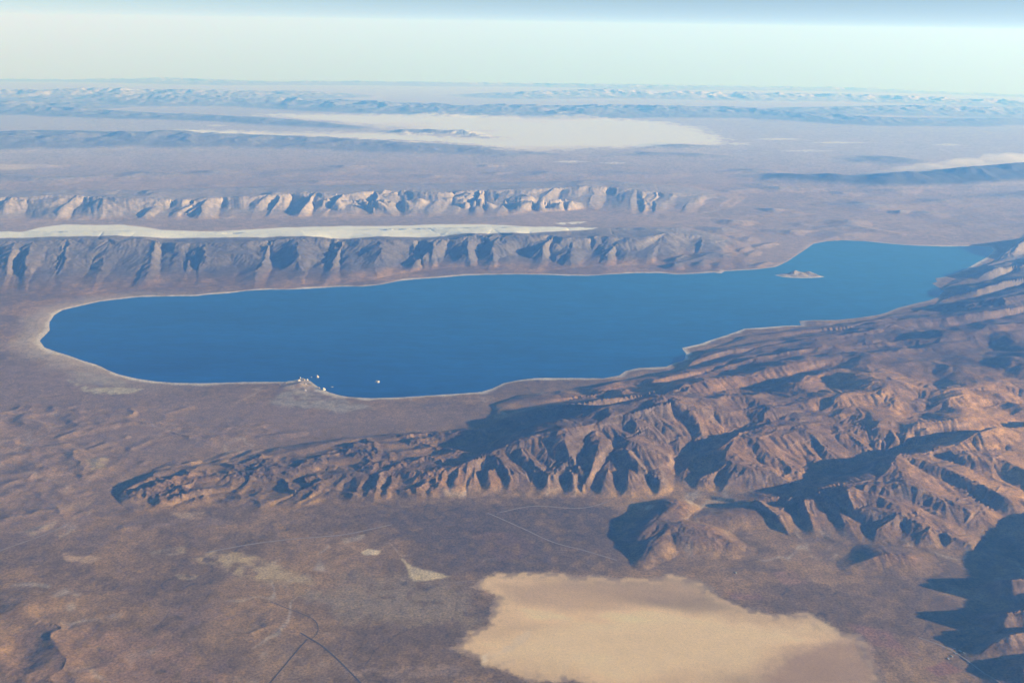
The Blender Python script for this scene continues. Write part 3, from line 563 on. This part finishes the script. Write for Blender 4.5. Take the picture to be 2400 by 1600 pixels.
# ------------------------------------------------------------------ materials
def mat_new(name):
    m = bpy.data.materials.new(name); m.use_nodes = True
    return m, m.node_tree, m.node_tree.nodes["Principled BSDF"]
def earth_material(name, fine=1.0, bump=1.0):
    m, t_, b = mat_new(name)
    N_ = t_.nodes; L = t_.links
    at_ = N_.new("ShaderNodeAttribute"); at_.attribute_name = "soil"
    geo = N_.new("ShaderNodeNewGeometry")
    n_a = N_.new("ShaderNodeTexNoise"); n_a.inputs["Scale"].default_value = 1 / 42.0; n_a.inputs["Detail"].default_value = 3; n_a.inputs["Roughness"].default_value = 0.65
    n_b = N_.new("ShaderNodeTexNoise"); n_b.inputs["Scale"].default_value = 1 / 240.0; n_b.inputs["Detail"].default_value = 4; n_b.inputs["Roughness"].default_value = 0.6
    for n_ in (n_a, n_b): L.new(geo.outputs["Position"], n_.inputs["Vector"])
    mr = N_.new("ShaderNodeMapRange"); mr.inputs[1].default_value = 0.3; mr.inputs[2].default_value = 0.7; mr.inputs[3].default_value = 1 - 0.42 * fine; mr.inputs[4].default_value = 1 + 0.42 * fine
    L.new(n_a.outputs["Fac"], mr.inputs[0])
    mr2 = N_.new("ShaderNodeMapRange"); mr2.inputs[1].default_value = 0.3; mr2.inputs[2].default_value = 0.7; mr2.inputs[3].default_value = 1 - 0.18 * fine; mr2.inputs[4].default_value = 1 + 0.18 * fine
    L.new(n_b.outputs["Fac"], mr2.inputs[0])
    mu = N_.new("ShaderNodeMath"); mu.operation = 'MULTIPLY'; L.new(mr.outputs[0], mu.inputs[0]); L.new(mr2.outputs[0], mu.inputs[1])
    vm = N_.new("ShaderNodeVectorMath"); vm.operation = 'SCALE'; L.new(at_.outputs["Color"], vm.inputs[0]); L.new(mu.outputs[0], vm.inputs["Scale"])
    L.new(vm.outputs[0], b.inputs["Base Color"])
    b.inputs["Roughness"].default_value = 0.95; b.inputs["Specular IOR Level"].default_value = 0.1
    if bump:
        bp = N_.new("ShaderNodeBump"); bp.inputs["Strength"].default_value = 1.0; bp.inputs["Distance"].default_value = 9.0 * bump
        L.new(n_b.outputs["Fac"], bp.inputs["Height"]); L.new(bp.outputs[0], b.inputs["Normal"])
    return m
M_EARTH = earth_material("desert_soil"); M_PLAYA = earth_material("playa_clay", 0.25, 0.0); M_MTN = earth_material("mountain_soil", 1.0, 1.8)

# ------------------------------------------------------------------ split the sheet into named pieces of the setting
q_reg = REG[:-1, :-1].copy()
keep = ~((H[:-1, :-1] < -25) & (H[1:, :-1] < -25) & (H[:-1, 1:] < -25) & (H[1:, 1:] < -25))
q_rh = RH0[:-1, :-1]
for g in (3, 4, 5, 6): q_reg = np.where((q_reg == g) & (q_rh < 22), 0, q_reg)
idg = np.arange(NR * NC, dtype=np.int64).reshape(NR, NC)
quads = np.stack([idg[:-1, :-1], idg[:-1, 1:], idg[1:, 1:], idg[1:, :-1]], -1)
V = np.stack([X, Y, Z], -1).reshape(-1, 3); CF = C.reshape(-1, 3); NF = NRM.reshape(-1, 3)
PIECES = [(0, "ground", M_EARTH, "brown sagebrush desert floor spreading round the lake to the horizon", "ground"),
          (1, "dry_lakebed", M_PLAYA, "smooth tan dry lakebed in the foreground below the bare hills", "dry lake"),
          (2, "beach", M_EARTH, "thin pale beach that rims the blue lake", "beach"),
          (3, "mountains", M_MTN, "rust brown ridged mountains on the near shore with long blue shadows", "mountains"),
          (4, "mountain_range", M_MTN, "blue shadowed mountain range along the far shore of the lake", "mountains"),
          (5, "mountain_range", M_MTN, "pale hazy mountain range beyond the white dry lakebed", "mountains"),
          (6, "hills", M_MTN, "faint blue hills and ranges fading into the haze at the horizon", "hills"),
          (7, "salt_flat", M_PLAYA, "bright cream salt flats behind the mountain ranges", "salt flat")]
for rid, name, mt_, lab, cat in PIECES:
    f = quads[(q_reg == rid) & keep]
    if not len(f): continue
    f = f.reshape(-1); u_, inv = np.unique(f, return_inverse=True)
    me = bpy.data.meshes.new(name)
    nv, nl = len(u_), len(f)
    me.vertices.add(nv); me.vertices.foreach_set("co", V[u_].astype(f32).ravel())
    me.loops.add(nl); me.loops.foreach_set("vertex_index", inv.astype(np.int32).ravel())
    me.polygons.add(nl // 4); me.polygons.foreach_set("loop_start", np.arange(0, nl, 4, dtype=np.int32))
    ca = me.attributes.new("soil", 'FLOAT_COLOR', 'POINT')
    ca.data.foreach_set("color", np.concatenate([CF[u_], np.ones((nv, 1), f32)], 1).astype(f32).ravel())
    me.update(calc_edges=True)
    me.polygons.foreach_set("use_smooth", np.ones(nl // 4, bool))
    me.normals_split_custom_set_from_vertices(NF[u_].astype(f32))
    me.materials.append(mt_)
    o = bpy.data.objects.new(name, me); COL.objects.link(o)
    tag(o, lab, cat, None, "structure")

# ------------------------------------------------------------------ lake
m, t_, b = mat_new("lake_water")
geo = t_.nodes.new("ShaderNodeNewGeometry")
nz = t_.nodes.new("ShaderNodeTexNoise"); nz.inputs["Scale"].default_value = 1 / 2600.0; nz.inputs["Detail"].default_value = 9; nz.inputs["Roughness"].default_value = 0.72
rp = t_.nodes.new("ShaderNodeValToRGB")
rp.color_ramp.elements[0].position = 0.35; rp.color_ramp.elements[0].color = (.002, .042, .19, 1)
rp.color_ramp.elements[1].position = 0.7; rp.color_ramp.elements[1].color = (.004, .095, .36, 1)
wv = t_.nodes.new("ShaderNodeTexNoise"); wv.inputs["Scale"].default_value = 1 / 60.0; wv.inputs["Detail"].default_value = 4
bp = t_.nodes.new("ShaderNodeBump"); bp.inputs["Distance"].default_value = 2.0; bp.inputs["Strength"].default_value = 0.5
mp = t_.nodes.new("ShaderNodeMapping"); mp.inputs["Rotation"].default_value = (0, 0, RAD(-25)); mp.inputs["Scale"].default_value = (0.35, 1.0, 1.0)
t_.links.new(geo.outputs["Position"], mp.inputs["Vector"]); t_.links.new(mp.outputs[0], nz.inputs["Vector"]); t_.links.new(geo.outputs["Position"], wv.inputs["Vector"])
sx_ = t_.nodes.new("ShaderNodeSeparateXYZ"); t_.links.new(geo.outputs["Position"], sx_.inputs[0])
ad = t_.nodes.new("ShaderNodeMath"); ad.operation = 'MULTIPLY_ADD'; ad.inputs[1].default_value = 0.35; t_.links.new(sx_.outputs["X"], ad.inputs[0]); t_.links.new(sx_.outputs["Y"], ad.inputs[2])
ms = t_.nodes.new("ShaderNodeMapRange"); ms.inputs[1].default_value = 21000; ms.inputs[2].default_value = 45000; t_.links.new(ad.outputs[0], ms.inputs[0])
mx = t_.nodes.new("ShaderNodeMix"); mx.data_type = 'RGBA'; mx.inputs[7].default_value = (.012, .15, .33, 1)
t_.links.new(nz.outputs["Fac"], rp.inputs["Fac"]); t_.links.new(ms.outputs[0], mx.inputs[0]); t_.links.new(rp.outputs[0], mx.inputs[6]); rip = t_.nodes.new("ShaderNodeTexNoise"); rip.inputs["Scale"].default_value = 1 / 210.0; rip.inputs["Detail"].default_value = 6; rip.inputs["Roughness"].default_value = 0.75; t_.links.new(mp.outputs[0], rip.inputs["Vector"])
rm = t_.nodes.new("ShaderNodeMapRange"); rm.inputs[1].default_value = 0.3; rm.inputs[2].default_value = 0.7; rm.inputs[3].default_value = 0.72; rm.inputs[4].default_value = 1.28; t_.links.new(rip.outputs["Fac"], rm.inputs[0])
vs_ = t_.nodes.new("ShaderNodeVectorMath"); vs_.operation = 'SCALE'; t_.links.new(mx.outputs[2], vs_.inputs[0]); t_.links.new(rm.outputs[0], vs_.inputs["Scale"]); t_.links.new(vs_.outputs[0], b.inputs["Base Color"])
t_.links.new(wv.outputs["Fac"], bp.inputs["Height"]); t_.links.new(bp.outputs[0], b.inputs["Normal"])
b.inputs["Roughness"].default_value = 0.35; b.inputs["IOR"].default_value = 1.33; b.inputs["Specular IOR Level"].default_value = 0.25
M_WATER = m
lx = [p[0] for p in lake_w]; ly = [p[1] for p in lake_w]
nxq, nyq = 90, 60
gxv = np.linspace(min(lx) - 1200, max(lx) + 1200, nxq); gyv = np.linspace(min(ly) - 1200, max(ly) + 1200, nyq)
vv = [(x, y, -drop(x, y)) for y in gyv for x in gxv]
ff = []
for j in range(nyq - 1):
    for i in range(nxq - 1):
        q = [j * nxq + i, j * nxq + i + 1, (j + 1) * nxq + i + 1, (j + 1) * nxq + i]
        cx, cy_ = 0.5 * (gxv[i] + gxv[i + 1]), 0.5 * (gyv[j] + gyv[j + 1])
        r = math.hypot(cx, cy_); a_ = math.atan2(cx, cy_)
        ii = min(NR - 1, int(np.searchsorted(D, r))); jj = min(NC - 1, int(np.searchsorted(AZ, a_)))
        if SD[ii, jj] < 800: ff.append(q)
me = bpy.data.meshes.new("lake"); me.from_pydata(vv, [], ff); me.update()
bmq = bmesh.new(); bmq.from_mesh(me)
bmesh.ops.delete(bmq, geom=[v for v in bmq.verts if not v.link_faces], context='VERTS')
bmq.to_mesh(me); bmq.free()
for p in me.polygons: p.use_smooth = True
me.materials.append(M_WATER)
o = bpy.data.objects.new("lake", me); COL.objects.link(o)
tag(o, "large deep blue lake lying between the two mountain shores", "lake", None, "structure")

# ------------------------------------------------------------------ island
def island():
    n_u, n_v = 120, 60
    xs = [p[0] for p in ISL]; ys = [p[1] for p in ISL]
    x0, x1, y0, y1 = min(xs) - 150, max(xs) + 150, min(ys) - 150, max(ys) + 150
    gx_ = np.linspace(x0, x1, n_u); gy_ = np.linspace(y0, y1, n_v)
    GX, GY = np.meshgrid(gx_.astype(f32), gy_.astype(f32))
    dm = np.full(GX.shape, 1e9, f32); ins = np.zeros(GX.shape, bool)
    for i in range(len(ISL)):
        a_, b_ = ISL[i], ISL[(i + 1) % len(ISL)]
        dm = np.minimum(dm, seg_dist(GX, GY, a_, b_)[0])
        ins ^= ((a_[1] > GY) != (b_[1] > GY)) & (GX < (b_[0] - a_[0]) * (GY - a_[1]) / (b_[1] - a_[1] + 1e-9) + a_[0])
    sd = np.where(ins, dm, -dm)
    h = np.where(sd > 0, 4 + np.minimum(sd, 500) * 0.10, sd * 0.1)
    for pts, hp, wd in [([(1818,626,60),(1826,620,165),(1838,624,110)], 1, 420), ([(1850,624,110),(1858,621,160),(1866,625,110)], 1, 380), ([(1838,625,90),(1850,625,90)], 1, 350), ([(1866,625,110),(1880,631,50)], 1, 300)]:
        P = [at(u, v, q) for u, v, q in pts]
        for i in range(len(P) - 1):
            dd, t__ = seg_dist(GX, GY, P[i], P[i + 1])
            hh = pts[i][2] + t__ * (pts[i + 1][2] - pts[i][2])
            h = np.where(sd > 0, np.maximum(h, hh * np.clip(1 - dd / wd, 0, 1) ** 1.2 * sstep(-10, 160, sd)), h)
    h += np.where(sd > 60, fbm(GX, GY, 260, 4, 5, 0.6) * 26 * sstep(60, 300, sd), 0)
    zz = np.maximum(h, -14) - (GX.astype(np.float64) ** 2 + GY.astype(np.float64) ** 2) / (2 * RE)
    col = np.empty(GX.shape + (3,), f32)
    kk = sstep(0, 1, 0.5 + fbm(GX, GY, 300, 4, 6))[..., None]
    col[:] = lin(.32,.26,.20) * (1 - kk) + lin(.44,.37,.30) * kk
    bb = sstep(90, 20, sd)[..., None]; col = col * (1 - bb) + lin(.62,.58,.50) * bb
    f_ = []
    for j in range(n_v - 1):
        for i in range(n_u - 1):
            if max(h[j, i], h[j, i + 1], h[j + 1, i], h[j + 1, i + 1]) > -8: f_.append((j * n_u + i, j * n_u + i + 1, (j + 1) * n_u + i + 1, (j + 1) * n_u + i))
    me = bpy.data.meshes.new("island"); me.from_pydata(np.stack([GX, GY, zz], -1).reshape(-1, 3).tolist(), [], f_)
    ca = me.attributes.new("soil", 'FLOAT_COLOR', 'POINT'); ca.data.foreach_set("color", np.concatenate([col.reshape(-1, 3), np.ones((n_u * n_v, 1), f32)], 1).astype(f32).ravel())
    bmq = bmesh.new(); bmq.from_mesh(me); bmesh.ops.delete(bmq, geom=[v for v in bmq.verts if not v.link_faces], context='VERTS'); bmq.to_mesh(me); bmq.free()
    for p in me.polygons: p.use_smooth = True
    me.materials.append(M_EARTH)
    o = bpy.data.objects.new("island", me); COL.objects.link(o)
    tag(o, "pale brown island with two peaks and a white rim in the lake", "island")
island()

# ------------------------------------------------------------------ tufa rocks at the near shore
m, t_, b = mat_new("tufa")
geo = t_.nodes.new("ShaderNodeNewGeometry"); nz = t_.nodes.new("ShaderNodeTexNoise"); nz.inputs["Scale"].default_value = 0.06; nz.inputs["Detail"].default_value = 5
rp = t_.nodes.new("ShaderNodeValToRGB"); rp.color_ramp.elements[0].position = 0.3; rp.color_ramp.elements[0].color = (.34, .31, .27, 1); rp.color_ramp.elements[1].position = 0.65; rp.color_ramp.elements[1].color = (.60, .57, .52, 1)
t_.links.new(geo.outputs["Position"], nz.inputs["Vector"]); t_.links.new(nz.outputs["Fac"], rp.inputs[0]); t_.links.new(rp.outputs[0], b.inputs["Base Color"]); b.inputs["Roughness"].default_value = 0.9
M_TUFA = m
m2, t2, b2 = mat_new("dark_tufa"); nz = t2.nodes.new("ShaderNodeTexNoise"); nz.inputs["Scale"].default_value = 0.05
geo = t2.nodes.new("ShaderNodeNewGeometry"); rp = t2.nodes.new("ShaderNodeValToRGB"); rp.color_ramp.elements[0].color = (.10, .08, .07, 1); rp.color_ramp.elements[1].color = (.26, .21, .17, 1)
t2.links.new(geo.outputs["Position"], nz.inputs["Vector"]); t2.links.new(nz.outputs["Fac"], rp.inputs[0]); t2.links.new(rp.outputs[0], b2.inputs["Base Color"]); b2.inputs["Roughness"].default_value = 0.9
m3, t3, b3 = mat_new("tan_tufa"); nz = t3.nodes.new("ShaderNodeTexNoise"); nz.inputs["Scale"].default_value = 0.05
geo = t3.nodes.new("ShaderNodeNewGeometry"); rp = t3.nodes.new("ShaderNodeValToRGB"); rp.color_ramp.elements[0].color = (.24, .19, .15, 1); rp.color_ramp.elements[1].color = (.46, .40, .34, 1)
t3.links.new(geo.outputs["Position"], nz.inputs["Vector"]); t3.links.new(nz.outputs["Fac"], rp.inputs[0]); t3.links.new(rp.outputs[0], b3.inputs["Base Color"]); b3.inputs["Roughness"].default_value = 0.9
def rock(u, v, wdt, dep, hgt, label, seed, mat_, peaks=2, on_land=False):
    r_ = random.Random(seed)
    x, y = at(u, v, 0)
    base = ground_h(x, y) if on_land else 0.0
    bmr = bmesh.new(); bmesh.ops.create_icosphere(bmr, subdivisions=4, radius=1.0)
    pk = [(r_.uniform(-.5, .5), r_.uniform(-.35, .35), r_.uniform(.7, 1.0)) for _ in range(peaks)]
    ph = [r_.uniform(0, 6.28) for _ in range(6)]
    for q in bmr.verts:
        a_ = math.atan2(q.co.y, q.co.x)
        k = 1 + 0.16 * math.sin(3 * a_ + ph[0]) + 0.10 * math.sin(5 * a_ + ph[1]) + 0.07 * math.sin(9 * a_ + ph[2])
        px_, py_, pz = q.co.x * k, q.co.y * k, q.co.z
        rr = math.hypot(q.co.x, q.co.y)
        if pz > 0:
            top = max(h_ * max(0, 1 - math.hypot(px_ - a__, py_ - b__) / 0.95) ** 0.8 for a__, b__, h_ in pk)
            top += 0.10 * math.sin(px_ * 7 + ph[3]) * math.sin(py_ * 8 + ph[4]) * (1 - rr)
            pz = max(0.02, top) * min(1, (1 - rr) * 5 + 0.05)
        else: pz = pz * 0.25
        q.co = (px_ * wdt / 2, py_ * dep / 2, pz * hgt)
    me = bpy.data.meshes.new("tufa_rock"); bmr.to_mesh(me); bmr.free(); me.materials.append(mat_)
    o = bpy.data.objects.new("tufa_rock", me); COL.objects.link(o)
    o.location = (x, y, base - drop(x, y))
    tag(o, label, "rock", "tufa rocks at the point")
rock(730, 866, 85, 100, 75, "tall white tufa rock in the water off the point, farthest from shore", 1, M_TUFA)
rock(867, 877, 125, 130, 45, "wide white tufa rock alone in the open lake, right of the others", 2, M_TUFA, 3)
rock(744, 895, 95, 120, 85, "white pointed tufa rock in the water beside the beach end", 3, M_TUFA)
rock(763, 888, 85, 55, 14, "low flat pale rock awash right of the pointed rock", 4, M_TUFA)
rock(715, 866, 30, 40, 18, "small faint rock in the water between point and tall white rock", 5, M_TUFA, 1)
rock(687, 875, 80, 90, 60, "broad pale tufa knob on the water's edge of the point", 6, M_TUFA, 2, True)
rock(690, 868, 45, 60, 50, "thin tufa spire at the very tip of the point", 7, M_TUFA, 1, True)
rock(699, 873, 60, 80, 60, "pinkish tufa knob in the middle of the row on the point", 8, m3, 2, True)
rock(706, 873, 60, 70, 70, "white tufa spire at the right end of the row on the point", 9, M_TUFA, 1, True)
rock(701, 884, 85, 60, 40, "slanting pale tufa slab on the slope behind the point's row", 10, m3, 2, True)
rock(701, 898, 95, 60, 45, "long pale tufa outcrop farthest inland on the point, with dark left side", 11, m3, 3, True)
rock(733, 891, 60, 70, 40, "dark based tufa rock on the beach beside the pointed rock", 12, m2, 2, True)
rock(642, 884, 70, 60, 30, "dark tufa knob on the beach at the left of the point", 13, m2, 2, True)
rock(655, 881, 85, 60, 32, "dark tufa ledge between the left knob and the point", 14, m2, 3, True)

# ------------------------------------------------------------------ roads and tracks, draped on the ground
def soil_mat(name, c1, c2):
    m, t_, b = mat_new(name)
    g_ = t_.nodes.new("ShaderNodeNewGeometry"); n_ = t_.nodes.new("ShaderNodeTexNoise"); n_.inputs["Scale"].default_value = 1 / 90.0; n_.inputs["Detail"].default_value = 4
    r_ = t_.nodes.new("ShaderNodeValToRGB"); r_.color_ramp.elements[0].position = 0.3; r_.color_ramp.elements[1].position = 0.7
    r_.color_ramp.elements[0].color = c1 + (1,); r_.color_ramp.elements[1].color = c2 + (1,)
    t_.links.new(g_.outputs["Position"], n_.inputs["Vector"]); t_.links.new(n_.outputs["Fac"], r_.inputs[0]); t_.links.new(r_.outputs[0], b.inputs["Base Color"]); b.inputs["Roughness"].default_value = 0.95
    return m
M_ROAD = soil_mat("road_asphalt", (.07, .055, .05), (.10, .08, .07)); M_TRACK = soil_mat("track_dust", (.22, .17, .14), (.33, .27, .23))
def road(pix, width, mat_, name, label, lift=2.5, h=60):
    P = [Vector(at(u, v, h)) for u, v in pix]
    pts = []
    for i in range(len(P) - 1):                                    # Catmull-Rom through the points
        p0, p1, p2, p3 = P[max(0, i - 1)], P[i], P[i + 1], P[min(len(P) - 1, i + 2)]
        n_ = max(2, int((p2 - p1).length / 45))
        for k in range(n_):
            t__ = k / n_
            pts.append(0.5 * ((2 * p1) + (p2 - p0) * t__ + (2 * p0 - 5 * p1 + 4 * p2 - p3) * t__ ** 2 + (3 * p1 - p0 - 3 * p2 + p3) * t__ ** 3))
    pts.append(P[-1])
    vs, fs = [], []
    for i, p in enumerate(pts):
        tg = (pts[min(i + 1, len(pts) - 1)] - pts[max(i - 1, 0)]).normalized(); nr = Vector((-tg.y, tg.x))
        zc = max(ground_h(p.x + nr.x * k * width, p.y + nr.y * k * width) for k in (-0.5, 0, 0.5))
        for k in (-0.5, -0.2, 0.2, 0.5):
            q = p + nr * (k * width)
            vs.append((q.x, q.y, zc + lift - (0.0 if abs(k) < 0.3 else 0.8) - drop(q.x, q.y)))
        if i:
            for c in range(3): a_ = (i - 1) * 4 + c; fs.append((a_, a_ + 1, a_ + 5, a_ + 4))
    me = bpy.data.meshes.new(name); me.from_pydata(vs, [], fs); me.update(); me.materials.append(mat_)
    o = bpy.data.objects.new(name, me); COL.objects.link(o)
    tag(o, label, "road", None, "structure")
road([(600,1590),(640,1543),(680,1495),(706,1466)], 22, M_ROAD, "road", "dark straight road running down left from the fork at the lower edge")
road([(860,1600),(785,1522),(740,1482),(710,1464),(690,1452)], 23, M_ROAD, "road", "dark road running down right from the fork at the lower edge")
road([(715,1466),(727,1454),(731,1440),(724,1425),(705,1413),(660,1396),(620,1380)], 13, M_ROAD, "road", "dark road curving away above the fork")
road([(2320,1590),(2250,1537),(2180,1490),(2110,1463)], 24, M_TRACK, "road", "pale straight road at the lower right past the red field")
road([(-40,1280),(0,1264),(67,1240),(115,1222),(150,1205)], 32, M_TRACK, "track", "pale dirt track rising from the left edge")
road([(470,1268),(567,1250),(667,1237),(784,1227),(850,1214),(900,1203)], 32, M_TRACK, "track", "pale dirt track running along the foot of the low hills")
road([(1120,1177),(1144,1187),(1200,1212),(1271,1244),(1345,1264),(1417,1286)], 27, M_TRACK, "track", "faint dirt track slanting across the dark plain above the dry lake")
road([(1147,1176),(1227,1161),(1331,1166),(1394,1152)], 27, M_TRACK, "track", "faint dirt track along the toe of the spurs")

# ------------------------------------------------------------------ ranch buildings at the lower right
M_ROOF = soil_mat("sheet_roof", (.30, .30, .30), (.42, .42, .41)); M_WALL = soil_mat("ranch_wall", (.30, .27, .24), (.38, .35, .31))
def prism(bm_, w_, l_, h_, rf):
    v_ = [bm_.verts.new(p) for p in [(-w_, -l_, h_), (w_, -l_, h_), (w_, l_, h_), (-w_, l_, h_), (0, -l_, h_ + rf), (0, l_, h_ + rf)]]
    for f_ in [(0, 1, 4), (2, 3, 5), (1, 2, 5, 4), (3, 0, 4, 5), (3, 2, 1, 0)]: bm_.faces.new([v_[i] for i in f_])
for k, (u, v, sz, rz) in enumerate([(2205,1494,17,.3),(2196,1500,14,1.2),(2186,1506,13,.5),(2214,1500,12,.9),(2178,1512,12,.2),(2192,1488,11,1.0),(1690,1315,14,.4)]):
    x, y = at(u, v, 60); z = ground_h(x, y) - drop(x, y) - 1
    e_ = bpy.data.objects.new("ranch_building", None); COL.objects.link(e_); e_.location = (x, y, z); e_.rotation_euler = (0, 0, rz)
    bmr = bmesh.new(); bmesh.ops.create_cube(bmr, size=1, matrix=Matrix.Translation((0, 0, 3.5)) @ Matrix.Diagonal((sz * 1.9, sz * 2.9, 7, 1)))
    me = bpy.data.meshes.new("wall"); bmr.to_mesh(me); bmr.free(); me.materials.append(M_WALL); o = bpy.data.objects.new("wall", me); COL.objects.link(o); o.parent = e_
    bmr = bmesh.new(); prism(bmr, sz, sz * 1.5, 7.02, sz * 0.35)
    me = bpy.data.meshes.new("roof"); bmr.to_mesh(me); bmr.free(); me.materials.append(M_ROOF); o = bpy.data.objects.new("roof", me); COL.objects.link(o); o.parent = e_
    if k < 6: tag(e_, "small pale ranch building in the cluster beside the lower right road", "building", "ranch buildings at the lower right")
    else: tag(e_, "single pale building between the dry lake and the lone hill", "building")

# ------------------------------------------------------------------ low cloud bank on the far right
mv = bpy.data.materials.new("cloud_vapour"); mv.use_nodes = True; mv.node_tree.nodes.clear()
pv = mv.node_tree.nodes.new("ShaderNodeVolumePrincipled"); ov = mv.node_tree.nodes.new("ShaderNodeOutputMaterial")
pv.inputs["Color"].default_value = (1, 1, 1, 1); pv.inputs["Density"].default_value = 0.0002; pv.inputs["Anisotropy"].default_value = 0.2
mv.node_tree.links.new(pv.outputs[0], ov.inputs["Volume"])
path = [at(u, v, 500) for u, v in [(1985,401),(2040,395),(2100,389),(2160,383),(2220,377),(2280,372),(2352,368),(2440,363),(2540,358)]]
vs, fs = [], []; nseg, ncir = 160, 28
nn = np.meshgrid(np.arange(nseg + 1), np.arange(ncir), indexing='ij'); ang = nn[1] * 2 * math.pi / ncir
bump_ = fbm((nn[0] * 90 + 400 * np.cos(ang)).astype(f32), (900 * np.sin(ang) + 0 * nn[0]).astype(f32), 900, 4, 88, 0.55)
for i in range(nseg + 1):
    t__ = i / nseg; k = t__ * (len(path) - 1); j = min(len(path) - 2, int(k)); q = k - j
    x = path[j][0] * (1 - q) + path[j + 1][0] * q; y = path[j][1] * (1 - q) + path[j + 1][1] * q
    rad = 30 + 480 * min(1, t__ * 1.5) ** 0.9 * min(1, (1 - t__) * 6 + 0.05)
    for c in range(ncir):
        a_ = 2 * math.pi * c / ncir; n_ = 1 + 1.1 * float(bump_[i, c])
        vs.append((x, y + math.cos(a_) * rad * 3.4 * n_, 560 + math.sin(a_) * rad * 0.72 * n_ - drop(x, y)))
    if i:
        for c in range(ncir): fs.append(((i - 1) * ncir + c, (i - 1) * ncir + (c + 1) % ncir, i * ncir + (c + 1) % ncir, i * ncir + c))
fs.append(tuple(range(ncir))[::-1]); fs.append(tuple(nseg * ncir + c for c in range(ncir)))
me = bpy.data.meshes.new("cloud"); me.from_pydata(vs, [], fs); me.update()
bmr = bmesh.new(); bmr.from_mesh(me); bmesh.ops.recalc_face_normals(bmr, faces=bmr.faces); bmr.to_mesh(me); bmr.free()
me.materials.append(mv)
o = bpy.data.objects.new("cloud", me); COL.objects.link(o)
tag(o, "long thin white cloud bank drifting low over the dark far hills", "cloud")

# ------------------------------------------------------------------ haze: the air between, one closed box
mh = bpy.data.materials.new("haze_air"); mh.use_nodes = True; mh.node_tree.nodes.clear()
pv = mh.node_tree.nodes.new("ShaderNodeVolumePrincipled"); ov = mh.node_tree.nodes.new("ShaderNodeOutputMaterial")
pv.inputs["Color"].default_value = HAZE_COLOR + (1,); pv.inputs["Density"].default_value = HAZE_DENSITY; pv.inputs["Anisotropy"].default_value = HAZE_G
pv.inputs["Absorption Color"].default_value = (1, 1, 1, 1)
mh.node_tree.links.new(pv.outputs[0], ov.inputs["Volume"])
zb = float(Z.min()) - 5.0; ztop = CAM_Z + 1500.0; R_ = 4.3e5
me = bpy.data.meshes.new("haze")
me.from_pydata([(sx_ * R_, sy_ * R_, z_) for z_ in (zb, ztop) for sx_, sy_ in ((-1, -1), (1, -1), (1, 1), (-1, 1))], [], [(3, 2, 1, 0), (4, 5, 6, 7), (0, 1, 5, 4), (1, 2, 6, 5), (2, 3, 7, 6), (3, 0, 4, 7)])
me.update(); me.materials.append(mh)
o = bpy.data.objects.new("haze", me); COL.objects.link(o)
tag(o, "pale blue haze that thickens towards the horizon", "haze", None, "stuff")
